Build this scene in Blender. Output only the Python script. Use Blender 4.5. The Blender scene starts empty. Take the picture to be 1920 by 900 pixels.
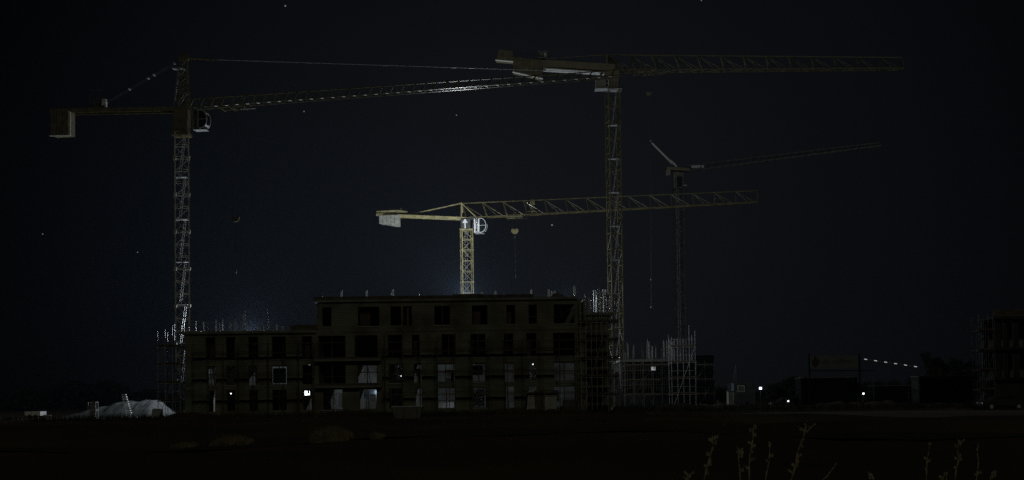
import bpy, math, random
from mathutils import Vector, Matrix
R = math.radians
random.seed(7)
sc = bpy.context.scene
col = sc.collection

# ------------------------------------------------------------------ camera
F = 2400.0                      # focal length in pixels of the 1920 px wide photograph
PITCH, ROLL, SHIFT = 0.030, R(-0.75), 0.1185
cam_d = bpy.data.cameras.new('camera'); cam = bpy.data.objects.new('camera', cam_d); col.objects.link(cam)
cam.location = (0, 0, 1.6)
CR = Matrix.Rotation(math.pi/2 + PITCH, 3, 'X') @ Matrix.Rotation(ROLL, 3, 'Z')
cam.rotation_euler = CR.to_euler()
cam_d.sensor_width = 36; cam_d.lens = 36*F/1920; cam_d.shift_y = SHIFT
cam_d.clip_start = 0.1; cam_d.clip_end = 9000
sc.camera = cam

def at(px, py, Y):
    """world point on the plane y = Y that the photograph shows at pixel (px, py)"""
    d = CR @ Vector(((px-960)/F, ((450-py) + SHIFT*1920)/F, -1))
    t = Y/d.y
    return Vector((d.x*t, Y, 1.6 + d.z*t))

# ------------------------------------------------------------------ world: night sky with the faint glow of the town
w = bpy.data.worlds.new('World'); sc.world = w; w.use_nodes = True
nt = w.node_tree; bg = nt.nodes['Background']
tc = nt.nodes.new('ShaderNodeTexCoord')
nz = nt.nodes.new('ShaderNodeVectorMath'); nz.operation = 'NORMALIZE'
dt = nt.nodes.new('ShaderNodeVectorMath'); dt.operation = 'DOT_PRODUCT'
gd = Vector((0.045, 1.0, 0.14)).normalized(); dt.inputs[1].default_value = gd
rp = nt.nodes.new('ShaderNodeValToRGB')
mr = nt.nodes.new('ShaderNodeMapRange')
mr.inputs['From Min'].default_value = 0.90; mr.inputs['From Max'].default_value = 1.0
nt.links.new(tc.outputs['Generated'], nz.inputs[0]); nt.links.new(nz.outputs[0], dt.inputs[0])
nt.links.new(dt.outputs['Value'], mr.inputs['Value']); nt.links.new(mr.outputs[0], rp.inputs[0])
e = rp.color_ramp.elements
e[0].position = 0.0; e[0].color = (.0004, .0005, .0006, 1)
e[1].position = 1.0; e[1].color = (.0045, .0048, .0057, 1)
for p_, c_ in ((.18, (.0006, .0009, .0012)), (.56, (.0020, .0024, .0031)), (.83, (.0031, .0035, .0043))):
    m_ = e.new(p_); m_.color = (*c_, 1)
nt.links.new(rp.outputs[0], bg.inputs['Color']); bg.inputs['Strength'].default_value = 1.0

# ------------------------------------------------------------------ moonlight / town light from behind the camera
sd = bpy.data.lights.new('night_sun', 'SUN'); sd.energy = 0.095; sd.angle = R(4); sd.color = (1, .97, .76)
so = bpy.data.objects.new('night_sun', sd); col.objects.link(so)
so.rotation_euler = Vector((-.25, 1.0, -.48)).to_track_quat('-Z', 'Y').to_euler()

sc.view_settings.view_transform = 'Standard'; sc.view_settings.look = 'None'
sc.view_settings.exposure = 0; sc.view_settings.gamma = 1
sc.render.engine = 'CYCLES'
cy = sc.cycles
cy.use_denoising = False
try:
    cy.denoiser = 'OPENIMAGEDENOISE'; cy.denoising_prefilter = 'ACCURATE'
except Exception: pass
cy.max_bounces = 4; cy.diffuse_bounces = 2; cy.glossy_bounces = 2; cy.transmission_bounces = 3
cy.volume_bounces = 0; cy.sample_clamp_indirect = .12; cy.use_light_tree = True
cy.volume_step_rate = 4
sc.render.filter_size = 1.5 if hasattr(sc.render, 'filter_size') else 1.5

# ------------------------------------------------------------------ materials
def mat(name, c, rough=.7, metal=0.0, var=.25, scale=3.0, bump=0.0, coat=0.0, dirt=None, spec=.5):
    m = bpy.data.materials.new(name); m.use_nodes = True
    n = m.node_tree; b = n.nodes['Principled BSDF']
    b.inputs['Roughness'].default_value = rough; b.inputs['Metallic'].default_value = metal
    b.inputs['Coat Weight'].default_value = coat; b.inputs['Specular IOR Level'].default_value = spec; b.inputs['Coat Roughness'].default_value = .12
    t = n.nodes.new('ShaderNodeTexCoord'); ns = n.nodes.new('ShaderNodeTexNoise')
    ns.inputs['Scale'].default_value = scale; ns.inputs['Detail'].default_value = 6
    r = n.nodes.new('ShaderNodeValToRGB')
    d = dirt or tuple(x*(1-var*1.6) for x in c)
    r.color_ramp.elements[0].position = .35; r.color_ramp.elements[0].color = (*d, 1)
    r.color_ramp.elements[1].position = .62; r.color_ramp.elements[1].color = (*c, 1)
    n.links.new(t.outputs['Object'], ns.inputs['Vector']); n.links.new(ns.outputs['Fac'], r.inputs[0])
    n.links.new(r.outputs[0], b.inputs['Base Color'])
    if bump:
        bp = n.nodes.new('ShaderNodeBump'); bp.inputs['Strength'].default_value = bump
        n.links.new(ns.outputs['Fac'], bp.inputs['Height']); n.links.new(bp.outputs[0], b.inputs['Normal'])
    return m
def emit(name, c, s):
    m = bpy.data.materials.new(name); m.use_nodes = True; n = m.node_tree
    n.nodes.remove(n.nodes['Principled BSDF'])
    em = n.nodes.new('ShaderNodeEmission'); em.inputs[0].default_value = (*c, 1); em.inputs[1].default_value = s
    n.links.new(em.outputs[0], n.nodes['Material Output'].inputs[0]); return m

M = dict(
    yellow=mat('yellow_paint', (.33, .30, .14), .45, 0, .3, 1.2, coat=.15, dirt=(.19, .17, .09)),
    olive=mat('weathered_yellow_paint', (.17, .145, .06), .36, 0, .3, 1.0, coat=.25, dirt=(.09, .075, .035)),
    mastgrey=mat('pale_mast_paint', (.60, .60, .52), .35, 0, .3, 1.4, coat=.3),
    rod=mat('bright_rod_steel', (.66, .68, .69), .75, 0, .2, 5, spec=.2),
    chordsteel=mat('worn_chord_steel', (.30, .28, .20), .26, .6, .25, 1.2),
    dimmedjib=mat('dimmed_jib_paint', (.14, .125, .055), .45, 0, .3, 1.0, dirt=(.06, .055, .03)),  # crane paint darkened so the dimly lit jib sinks into the sky
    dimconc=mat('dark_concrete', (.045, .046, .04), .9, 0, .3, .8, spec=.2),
    wrap=None,
    galv=mat('galvanised_steel', (.52, .54, .55), .5, .2, .3, 4),
    steel=mat('grey_steel', (.13, .13, .12), .4, .5, .3, 3),
    rebar=mat('rebar_steel', (.30, .27, .24), .75, 0, .4, 6, spec=.2),
    weight=mat('counterweight_concrete', (.36, .36, .31), .8, 0, .25, 2.5, .2),
    darkweight=mat('shaded_counterweight', (.17, .15, .08), .8, 0, .3, 1.5, .2),  # darker copy of the counterweight concrete where less floodlight falls
    cabgrey=mat('cab_panel_grey', (.22, .22, .19), .5, 0, .2, 2),
    white=mat('white_paint', (.78, .80, .78), .4, 0, .15, 2, coat=.3),
    black=mat('black_paint', (.010, .010, .010), .95, 0, .1, 3, spec=.05),
    glass=mat('dark_cab_glass', (.015, .02, .024), .05, 0, .1, 1, coat=1),
    wall=mat('raw_block_wall', (.225, .23, .175), .9, 0, .22, .55, .3),
    concrete=mat('cast_concrete', (.21, .215, .185), .85, 0, .25, .7, .3),
    lightconc=mat('pale_concrete', (.45, .46, .45), .8, 0, .3, .9, .3),
    timber=mat('weathered_timber', (.12, .10, .07), .8, 0, .35, 2.0, .2),
    redbrown=mat('red_formwork_board', (.07, .03, .02), .6, 0, .3, 2),
    frame=mat('window_frame_grey', (.06, .06, .055), .5, 0, .2, 3),
    board=mat('pale_insulation_board', (.42, .42, .36), .8, 0, .2, 1.5),
    sheet=mat('plastic_sheet', (.50, .53, .55), .35, 0, .2, 2),
    spoil=mat('spoil_earth', (.072, .080, .080), .95, 0, .35, .8, .6),
    container=mat('container_paint', (.05, .07, .085), .5, 0, .3, 1.5),
    cabin=mat('cabin_panel', (.13, .13, .12), .6, 0, .2, 1.5),
    bark=mat('bark', (.07, .055, .04), .9, 0, .3, 4, .4),
    leaf=mat('dark_foliage', (.035, .045, .02), .9, 0, .4, .7, spec=.05),
    straw=mat('dry_straw', (.46, .41, .27), .8, 0, .35, 9, dirt=(.24, .20, .12)),
    drygrass=mat('dry_grass', (.20, .17, .08), .85, 0, .35, 3),
    tyre=mat('tyre_rubber', (.02, .02, .02), .8),
    carpaint=mat('car_paint', (.05, .052, .055), .25, .3, .1, 1, coat=1),
    lamp=emit('white_lamp', (.86, .94, 1), 3.5),
    lampfaint=emit('faint_lamp', (.9, .95, 1), .35),
    lampdim=emit('dim_lamp', (.9, .95, 1), 1.6),
    star=emit('star_light', (.8, .85, 1), .2),
    banner=mat('banner_cloth', (.13, .135, .125), .9, 0, .15, 1),
    bannerdark=mat('banner_print', (.06, .02, .02), .9),
)
def ground_mat():
    m = bpy.data.materials.new('rough_soil'); m.use_nodes = True; n = m.node_tree; b = n.nodes['Principled BSDF']
    b.inputs['Roughness'].default_value = .95
    t = n.nodes.new('ShaderNodeTexCoord'); a = n.nodes.new('ShaderNodeTexNoise'); a.inputs['Scale'].default_value = .06; a.inputs['Detail'].default_value = 9
    c = n.nodes.new('ShaderNodeTexNoise'); c.inputs['Scale'].default_value = 2.2; c.inputs['Detail'].default_value = 8
    r = n.nodes.new('ShaderNodeValToRGB'); r.color_ramp.elements[0].position = .4; r.color_ramp.elements[1].position = .62
    r.color_ramp.elements[0].color = (.050, .044, .016, 1); r.color_ramp.elements[1].color = (.15, .085, .03, 1)
    bp = n.nodes.new('ShaderNodeBump'); bp.inputs['Strength'].default_value = .7
    for x in (a, c): n.links.new(t.outputs['Object'], x.inputs['Vector'])
    n.links.new(a.outputs['Fac'], r.inputs[0]); n.links.new(r.outputs[0], b.inputs['Base Color'])
    n.links.new(c.outputs['Fac'], bp.inputs['Height']); n.links.new(bp.outputs[0], b.inputs['Normal'])
    return m
M['ground'] = ground_mat()
def wrap_mat():
    m = bpy.data.materials.new('translucent_wrap'); m.use_nodes = True; n = m.node_tree; b = n.nodes['Principled BSDF']
    b.inputs['Base Color'].default_value = (.8, .82, .82, 1); t = n.nodes.new('ShaderNodeBsdfTranslucent'); t.inputs[0].default_value = (.85, .88, .9, 1)
    ns = n.nodes.new('ShaderNodeTexNoise'); ns.inputs['Scale'].default_value = 9; cr = n.nodes.new('ShaderNodeMapRange'); cr.inputs['From Min'].default_value = .4; cr.inputs['From Max'].default_value = .6
    x = n.nodes.new('ShaderNodeMixShader'); n.links.new(ns.outputs[0], cr.inputs[0]); n.links.new(cr.outputs[0], x.inputs[0])
    n.links.new(b.outputs[0], x.inputs[1]); n.links.new(t.outputs[0], x.inputs[2]); n.links.new(x.outputs[0], n.nodes['Material Output'].inputs[0]); return m
M['wrap'] = wrap_mat()
def wall_mat():
    m = bpy.data.materials.new('block_masonry'); m.use_nodes = True; n = m.node_tree; b = n.nodes['Principled BSDF']; b.inputs['Roughness'].default_value = .92
    t = n.nodes.new('ShaderNodeTexCoord'); sp = n.nodes.new('ShaderNodeSeparateXYZ'); cb_ = n.nodes.new('ShaderNodeCombineXYZ')
    n.links.new(t.outputs['Object'], sp.inputs[0]); n.links.new(sp.outputs[0], cb_.inputs[0]); n.links.new(sp.outputs[2], cb_.inputs[1])
    bk = n.nodes.new('ShaderNodeTexBrick'); bk.inputs['Scale'].default_value = 1; bk.inputs['Brick Width'].default_value = .6; bk.inputs['Row Height'].default_value = .3
    bk.inputs['Mortar Size'].default_value = .03; bk.inputs['Color1'].default_value = (.205, .215, .165, 1); bk.inputs['Color2'].default_value = (.175, .183, .142, 1); bk.inputs['Mortar'].default_value = (.13, .135, .105, 1)
    n.links.new(cb_.outputs[0], bk.inputs['Vector'])
    a = n.nodes.new('ShaderNodeTexNoise'); a.inputs['Scale'].default_value = .35; a.inputs['Detail'].default_value = 8
    r = n.nodes.new('ShaderNodeValToRGB'); r.color_ramp.elements[0].position = .36; r.color_ramp.elements[0].color = (.55, .54, .50, 1); r.color_ramp.elements[1].position = .6; r.color_ramp.elements[1].color = (1.1, 1.1, 1.1, 1)
    c = n.nodes.new('ShaderNodeTexNoise'); c.inputs['Scale'].default_value = .16; c.inputs['Detail'].default_value = 3
    r2 = n.nodes.new('ShaderNodeValToRGB'); r2.color_ramp.elements[0].position = .42; r2.color_ramp.elements[0].color = (.97, .88, .80, 1); r2.color_ramp.elements[1].position = .55; r2.color_ramp.elements[1].color = (1, 1, 1, 1)
    m1 = n.nodes.new('ShaderNodeMix'); m1.data_type = 'RGBA'; m1.blend_type = 'MULTIPLY'; m1.inputs[0].default_value = 1
    m2 = n.nodes.new('ShaderNodeMix'); m2.data_type = 'RGBA'; m2.blend_type = 'MULTIPLY'; m2.inputs[0].default_value = 1
    n.links.new(t.outputs['Object'], a.inputs['Vector']); n.links.new(t.outputs['Object'], c.inputs['Vector'])
    n.links.new(a.outputs['Fac'], r.inputs[0]); n.links.new(c.outputs['Fac'], r2.inputs[0])
    n.links.new(bk.outputs['Color'], m1.inputs[6]); n.links.new(r.outputs[0], m1.inputs[7]); n.links.new(m1.outputs[2], m2.inputs[6]); n.links.new(r2.outputs[0], m2.inputs[7])
    n.links.new(m2.outputs[2], b.inputs['Base Color']); return m
M['wall'] = wall_mat()

# ------------------------------------------------------------------ mesh helpers
def V(*a): return Vector(a)
class MB:
    def __init__(s): s.v = []; s.f = []
    def add(s, vs, fs):
        o = len(s.v); s.v += [tuple(v) for v in vs]; s.f += [tuple(i+o for i in f) for f in fs]; return s
    def box(s, a, b):
        x0, y0, z0 = (min(a[i], b[i]) for i in range(3)); x1, y1, z1 = (max(a[i], b[i]) for i in range(3))
        return s.add([(x0,y0,z0),(x1,y0,z0),(x1,y1,z0),(x0,y1,z0),(x0,y0,z1),(x1,y0,z1),(x1,y1,z1),(x0,y1,z1)],
                     [(0,3,2,1),(4,5,6,7),(0,1,5,4),(1,2,6,5),(2,3,7,6),(3,0,4,7)])
    def bar(s, p, q, a, b=None, up=None):
        """box section from p to q, a across, b along 'up'"""
        p, q = Vector(p), Vector(q); b = b or a; d = (q-p)
        if d.length < 1e-6: return s
        d.normalize(); up = Vector(up or (0, 0, 1))
        if abs(d.dot(up)) > .98: up = Vector((0, 1, 0))
        x = d.cross(up).normalized()*a/2; z = x.normalized().cross(d).normalized()*b/2
        vs = [p-x-z, p+x-z, p+x+z, p-x+z, q-x-z, q+x-z, q+x+z, q-x+z]
        return s.add(vs, [(0,3,2,1),(4,5,6,7),(0,1,5,4),(1,2,6,5),(2,3,7,6),(3,0,4,7)])
    def tube(s, p, q, r, r2=None, n=6):
        p, q = Vector(p), Vector(q); r2 = r if r2 is None else r2; d = (q-p)
        if d.length < 1e-6: return s
        d.normalize(); up = V(0, 0, 1) if abs(d.z) < .95 else V(1, 0, 0)
        x = d.cross(up).normalized(); y = x.cross(d)
        vs = [p+(x*math.cos(k*2*math.pi/n)+y*math.sin(k*2*math.pi/n))*r for k in range(n)]
        vs += [q+(x*math.cos(k*2*math.pi/n)+y*math.sin(k*2*math.pi/n))*r2 for k in range(n)]
        return s.add(vs, [(k, (k+1) % n, n+(k+1) % n, n+k) for k in range(n)] + [tuple(range(n))[::-1], tuple(range(n, 2*n))])
    def path(s, pts, r, n=6):
        for a, b in zip(pts, pts[1:]): s.tube(a, b, r, n=n)
        return s
    def prism(s, poly, e):
        """planar polygon (3D points) swept by vector e"""
        n = len(poly); vs = [Vector(p) for p in poly]; vs += [p+Vector(e) for p in vs]
        return s.add(vs, [tuple(range(n))[::-1], tuple(range(n, 2*n))] + [(k, (k+1) % n, n+(k+1) % n, n+k) for k in range(n)])
    def ball(s, c, r, seg=10, rings=6, sz=1.0):
        c = Vector(c); vs = [c+V(0, 0, -r*sz)]
        for i in range(1, rings):
            a = -math.pi/2+math.pi*i/rings
            vs += [c+V(r*math.cos(a)*math.cos(2*math.pi*k/seg), r*math.cos(a)*math.sin(2*math.pi*k/seg), r*sz*math.sin(a)) for k in range(seg)]
        vs.append(c+V(0, 0, r*sz)); fs = [(0, 1+(k+1) % seg, 1+k) for k in range(seg)]
        for i in range(rings-2):
            fs += [(1+i*seg+k, 1+i*seg+(k+1) % seg, 1+(i+1)*seg+(k+1) % seg, 1+(i+1)*seg+k) for k in range(seg)]
        l = len(vs)-1; o = 1+(rings-2)*seg
        return s.add(vs, fs+[(o+k, o+(k+1) % seg, l) for k in range(seg)])
    def build(s, name, m, parent=None, bevel=0, smooth=False):
        o0 = origin(parent)
        me = bpy.data.meshes.new(name)
        me.from_pydata([(x-o0.x, y-o0.y, z-o0.z) for x, y, z in s.v], [], s.f); me.update()
        me.materials.append(M[m] if isinstance(m, str) else m)
        if smooth: me.shade_smooth()
        o = bpy.data.objects.new(name, me); col.objects.link(o); o.parent = parent
        if bevel:
            b = o.modifiers.new('bevel', 'BEVEL'); b.width = bevel; b.segments = 2; b.limit_method = 'ANGLE'
        return o
def origin(o):
    t = Vector((0, 0, 0))
    while o is not None: t += Vector(o.location); o = o.parent
    return t
def tag(o, label, cat, group=None, kind=None):
    if label: o['label'] = label
    if cat: o['category'] = cat
    if group: o['group'] = group
    if kind: o['kind'] = kind
    return o
def thing(name, label, cat, loc, group=None):
    o = bpy.data.objects.new(name, None); col.objects.link(o); o.location = loc; o.empty_display_size = .3
    return tag(o, label, cat, group)
def solo(mb, name, m, label, cat, base, group=None, **k):
    """a thing that is a single mesh, its origin at its base"""
    base = Vector(base); mb.v = [(x-base.x, y-base.y, z-base.z) for x, y, z in mb.v]
    o = mb.build(name, m, None, **k); o.location = base; return tag(o, label, cat, group)
def structure(mb, name, m, kind='structure', **k):
    o = mb.build(name, m, None, **k); o['kind'] = kind; return o
def dup(root, loc, label, group=None):
    r = root.copy(); col.objects.link(r); r.location = loc; r['label'] = label
    if group: r['group'] = group
    for ch in list(root.children):
        c = ch.copy(); col.objects.link(c); c.parent = r
        for g in list(ch.children):
            d = g.copy(); col.objects.link(d); d.parent = c
    return r
def light(name, p, power, color, radius, parent=None, kind='POINT', aim=None, size=None):
    l = bpy.data.lights.new(name, kind); l.energy = power; l.color = color; l.shadow_soft_size = radius
    if kind == 'SPOT': l.spot_size = R(size or 150); l.spot_blend = .6
    o = bpy.data.objects.new(name, l); col.objects.link(o); o.parent = parent
    o.location = Vector(p)-origin(parent)
    if aim is not None: o.rotation_euler = (Vector(aim)-Vector(p)).to_track_quat('-Z', 'Y').to_euler()
    return o

# ================================================================== SETTING
# ground: one sheet to the horizon, with gentle humps in the near field
def hump(x, y):
    k = min(1.0, max(0.0, (y-6)/30.0))*min(1.0, max(0.0, (130-y)/40.0))
    return k*(.22*math.sin(x*.21+1.3)*math.sin(y*.17)+.16*math.sin(x*.07-y*.11)+.10*math.sin(x*.5+y*.37))
g = MB(); xs = [-4000, -900, -300]+[-120+3*i for i in range(81)]+[300, 900, 4000]
ys = [-400, -60]+[-3+3*i for i in range(50)]+[160, 220, 300, 500, 1000, 4000]
g.v = [(x, y, hump(x, y) if abs(x) <= 120 else 0) for y in ys for x in xs]
nx = len(xs); g.f = [(j*nx+i, j*nx+i+1, (j+1)*nx+i+1, (j+1)*nx+i) for j in range(len(ys)-1) for i in range(nx-1)]
structure(g, 'ground', 'ground', smooth=True)
h = MB(); pts = []
for i in range(61):
    x = -900+30*i; z = 7+5*math.sin(i*.31)+3*math.sin(i*.83+1)
    if -330 < x < 200: z -= 4
    pts.append((x, max(1.5, z)))
for (x, z) in pts: h.v += [(x, 1180, -1), (x, 1180, z), (x, 1300, z*1.1), (x, 1420, -1)]
for i in range(60):
    for k in range(3): h.f.append((i*4+k, (i+1)*4+k, (i+1)*4+k+1, i*4+k+1))
structure(h, 'hills', 'leaf', smooth=True)

# dirt track across the field
t = MB()
for i in range(40):
    x = -20+5*i
    t.v += [(x, 47+.4*math.sin(i*.7), hump(x, 47)+.05), (x, 50.5+.5*math.sin(i*.5+1), hump(x, 50.5)+.05)]
t.f = [(2*i, 2*i+2, 2*i+3, 2*i+1) for i in range(39)]
structure(t, 'dirt_track', mat('track_gravel', (.07, .065, .05), .95, 0, .4, 1.2, .5))

# haze
hz = MB().box((-700, -40, -1), (700, 1000, 62)).build('haze', 'ground'); hz['kind'] = 'stuff'
hm = bpy.data.materials.new('night_haze'); hm.use_nodes = True; n = hm.node_tree
n.nodes.remove(n.nodes['Principled BSDF']); pv = n.nodes.new('ShaderNodeVolumePrincipled')
HAZE = .00014
pv.inputs['Density'].default_value = HAZE; pv.inputs['Color'].default_value = (.50, .68, 1.0, 1); pv.inputs['Anisotropy'].default_value = .15
n.links.new(pv.outputs[0], n.nodes['Material Output'].inputs['Volume'])
hz.data.materials.clear(); hz.data.materials.append(hm)

# ================================================================== MAIN BUILDING SHELL
D0 = 140.0
Z = [0.25, 3.30, 6.20, 9.35, 12.65]
def X(px, Y=D0, py=690): return at(px, py, Y).x
bld = thing('apartment_shell', 'long unfinished concrete and block apartment building with empty window openings, four storeys high', 'building', (X(720), D0+6, 0))
ROWS = {   # storey: (z0, z1, front openings in px, main block?)
    0: (.75, 3.02, [(391,404),(425,441),(467,483),(510,537),(567,584),(605,642),(673,706),(729,755),(778,791),(820,853),(886,911),(948,963),(990,1005),(1037,1078)]),
    1: (3.60, 5.72, [(389,404),(424,442),(466,482),(509,538),(567,585),(597,648),(670,707),(728,757),(775,791),(818,853),(884,911),(947,963),(991,1005),(1038,1078)]),
    2: (6.36, 8.86, [(386,404),(424,442),(466,484),(510,536),(566,585),(597,648),(665,708),(728,755),(773,787),(828,855),(882,911),(945,963),(988,1006),(1038,1078)]),
    3: (9.88, 11.98, [(605,622),(672,712),(733,753),(757,773),(815,845),(886,915),(951,967),(992,1008),(1040,1078)]),
}
XL, XM, XR = X(347), X(594), X(1100)
DEPTH = 13.0
def banded(mb, y0, y1, xa, xb, zf, zc, z0, z1, ops):
    mb.box((xa, y0, zf), (xb, y1, z0)); mb.box((xa, y0, z1), (xb, y1, zc))
    x = xa
    for (a, b) in ops:
        mb.box((x, y0, z0), (a, y1, z1)); x = b
    mb.box((x, y0, z0), (xb, y1, z1))
openings = []
for s in range(4):
    z0, z1, ops = ROWS[s]; ops = [(X(a), X(b)) for a, b in ops]
    zf = Z[s]+.13 if s else 0.0; zc = Z[s+1]-.13
    fw = MB(); xa = XL if s < 3 else XM+.2
    banded(fw, D0+.02, D0+.36, xa, XR if s < 3 else X(1092), zf, zc, z0, z1, ops)
    fw.build('wall', 'wall', bld)
    openings += [(s, i, a, b, z0, z1) for i, (a, b) in enumerate(ops)]
    # rear wall: open only where light is seen through
    k = (D0+DEPTH)/D0
    thru = {0: [0, 4, 5, 6, 8, 9, 10, 11, 12, 13], 1: [0, 2, 3, 6, 8, 9, 10, 11, 12, 13], 2: [], 3: []}[s]
    rops = [(a*k-.3, b*k+.3) for i, (a, b) in enumerate(ops) if i in thru]
    bw = MB(); banded(bw, D0+DEPTH-.3, D0+DEPTH, xa, XR, zf, zc, z0-.1 if thru else z0, z1+.2, rops)
    bw.build('rear_wall', 'wall', bld)
    sb = MB(); sb.box((XL-.0 if s < 3 else XM, D0, Z[s]-.13), (XR+.15, D0+DEPTH+.15, Z[s]+.13))
    sb.build('floor_slab', 'concrete', bld)
    for xw in (XL+.17, X(455, D0+4), X(555), XM+.1, X(655), X(765), X(870), X(930), X(1018), XR-.17):
        if s == 3 and xw < XM-.5: continue
        MB().box((xw-.1, D0+.38, zf), (xw+.1, D0+DEPTH-.32, zc)).build('partition_wall', 'wall', bld)
roof = MB().box((XL-.3, D0-.35, 9.35-.13), (XM-.002, D0+DEPTH+.3, 9.35+.16)); roof.build('flat_roof', 'concrete', bld)
roof = MB().box((XM-.2, D0-.3, 12.52), (X(1085), D0+DEPTH+.2, 12.80))
roof.build('flat_roof', 'concrete', bld)
MB().box((XM-.25, D0-.34, 12.80), (X(1002), D0-.1, 13.12)).build('parapet', 'timber', bld)
MB().box((X(543), D0+.8, 9.52), (XM-.1, D0+4.5, 10.15)).build('roof_upstand', 'timber', bld)
MB().box((X(850), D0+1, 12.805), (X(908), D0+3, 13.35)).build('roof_hatch', 'concrete', bld)
for (s, i, a, b, z0, z1) in openings:       # frames, sills and guard rails of the openings
    wdt = b-a
    rnd = random.Random(s*31+i)
    fr = MB(); y = D0+.22; t_ = .06
    if s in (0, 1) and wdt > 1.2 or rnd.random() < .35:
        fr.bar((a+.03, y, z0), (a+.03, y, z1), t_, .08); fr.bar((b-.03, y, z0), (b-.03, y, z1), t_, .08)
        fr.bar((a+.06, y, z0+.03), (b-.06, y, z0+.03), .08, t_); fr.bar((a+.06, y, z1-.03), (b-.06, y, z1-.03), .08, t_)
        if wdt > 1.2: fr.bar(((a+b)/2, y, z0+.06), ((a+b)/2, y, z1-.06), .10, .07)
        if rnd.random() < .6: fr.bar((a+.06, y, z0+(z1-z0)*.38), (b-.06, y, z0+(z1-z0)*.38), .07, .06)
        fr.build('window_frame', 'frame', bld)
    if rnd.random() < .75:
        MB().box((a-.12, D0-.10, z0-.10), (b+.12, D0+.018, z0-.03)).build('window_sill', 'board', bld)
    if s in (1, 2) and rnd.random() < .7:
        gz = z1-(.78 if s == 2 else .9)
        MB().bar((a-.15, D0-.03, gz), (b+.15, D0-.03, gz), .03, .11).build('guard_board', 'timber', bld)
    if s in (2, 3) and rnd.random() < .4:
        MB().box((a+.05, D0+1.2+rnd.random(), z0), (a+.05+wdt*.5, D0+1.35+rnd.random(), z1-.3)).build('stored_board', 'redbrown', bld)
# pale boards in some openings
for (px0, px1, z0, z1, y) in [(682,706,.55,2.9,1.6), (693,704,.7,2.4,.9), (820,850,.45,1.4,3.5), (780,789,3.6,5.2,2.5), (836,851,3.7,5.0,2.0), (886,905,4.4,5.5,3.0), (390,403,3.7,5.5,3), (512,536,3.8,5.5,4)]:
    MB().box((X(px0, D0+y), D0+y, z0), (X(px1, D0+y), D0+y+.05, z1)).build('insulation_panel', 'sheet', bld)
# balcony slabs and edge boards (loggias)
for s in (1, 2):
    MB().box((X(594), D0-.9, Z[s]-.16), (X(716), D0-.002, Z[s]+.02)).build('balcony_slab', 'concrete', bld)
    MB().box((X(594), D0-.93, Z[s]+.08), (X(716), D0-.89, Z[s]+.26)).build('guard_board', 'timber', bld)
MB().box((X(820), D0-.05, 6.18), (X(1094), D0-.01, 6.30)).build('edge_strip', 'board', bld)
MB().box((X(640), D0-.07, 9.22), (X(1094), D0-.01, 9.52)).build('edge_strip', 'wall', bld)
# shuttering joints as shallow pilasters between openings
for px in (375, 412, 455, 497, 550, 718, 762, 803, 868, 925, 975, 1022, 1088):
    MB().box((X(px)-.16, D0-.045, .02), (X(px)+.16, D0+.018, 9.1 if px < 594 else 9.2)).build('pilaster', 'wall', bld)
# interior work lamps whose light shows in openings
def work_lamp(px, py, Y, label, r=.12, power=30, bright='lamp', break_bars=False, group='small work lamps left burning on the site', post=None):
    p = at(px, py, Y); th = thing('work_lamp', label, 'lamp', (p.x, p.y, p.z), group)
    MB().box((p.x-r*1.25, p.y+.03, p.z-r*1.1), (p.x+r*1.25, p.y+.14, p.z+r*1.1)).build('housing', 'steel', th)
    MB().box((p.x-r, p.y-.01, p.z-r*.9), (p.x+r, p.y+.028, p.z+r*.9)).build('lamp_glass', bright, th)
    if break_bars:  # black bars added to break up the lamp's bright patch
        gm = MB()
        for a_, b_ in (((-.9, -.3), (.9, .1)), ((-.4, .9), (.1, -.9)), ((.35, .9), (.45, -.2)), ((-.9, .45), (-.2, .3)), ((.5, -.9), (.2, -.3))): gm.bar((p.x+a_[0]*r, p.y-.06, p.z+a_[1]*r), (p.x+b_[0]*r, p.y-.06, p.z+b_[1]*r), (.16), .02)
        gm.build('break_bars', 'black', th)
    if post is not None: MB().tube((p.x, p.y+.18, post), (p.x, p.y+.18, p.z+.1), .035).build('post', 'steel', th)
    if power: light('lamp_light', (p.x, p.y-.25, p.z), power, (.85, .93, 1), .1, th)
    return th
work_lamp(576, 737, 143, 'brightest work lamp, shining in the small square ground floor opening', .27, 14, break_bars=True)
work_lamp(433, 738, 142, 'tiny work lamp glowing low in the second narrow opening from the left', .06, 2)
work_lamp(580, 684, 144, 'tiny lamp in the small first floor opening above the brightest lamp', .05, 0, 'lampdim')
work_lamp(1426, 728, 158, 'square white lamp standing beside the dark site cabin', .15, 6, post=0)
work_lamp(1619, 738, 160, 'round white lamp low beside the banner frame', .10, 3, post=0)
work_lamp(1478, 752, 150, 'faint low lamp on the ground between the cabin and the banner', .10, 2, 'lampdim', post=0)

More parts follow.
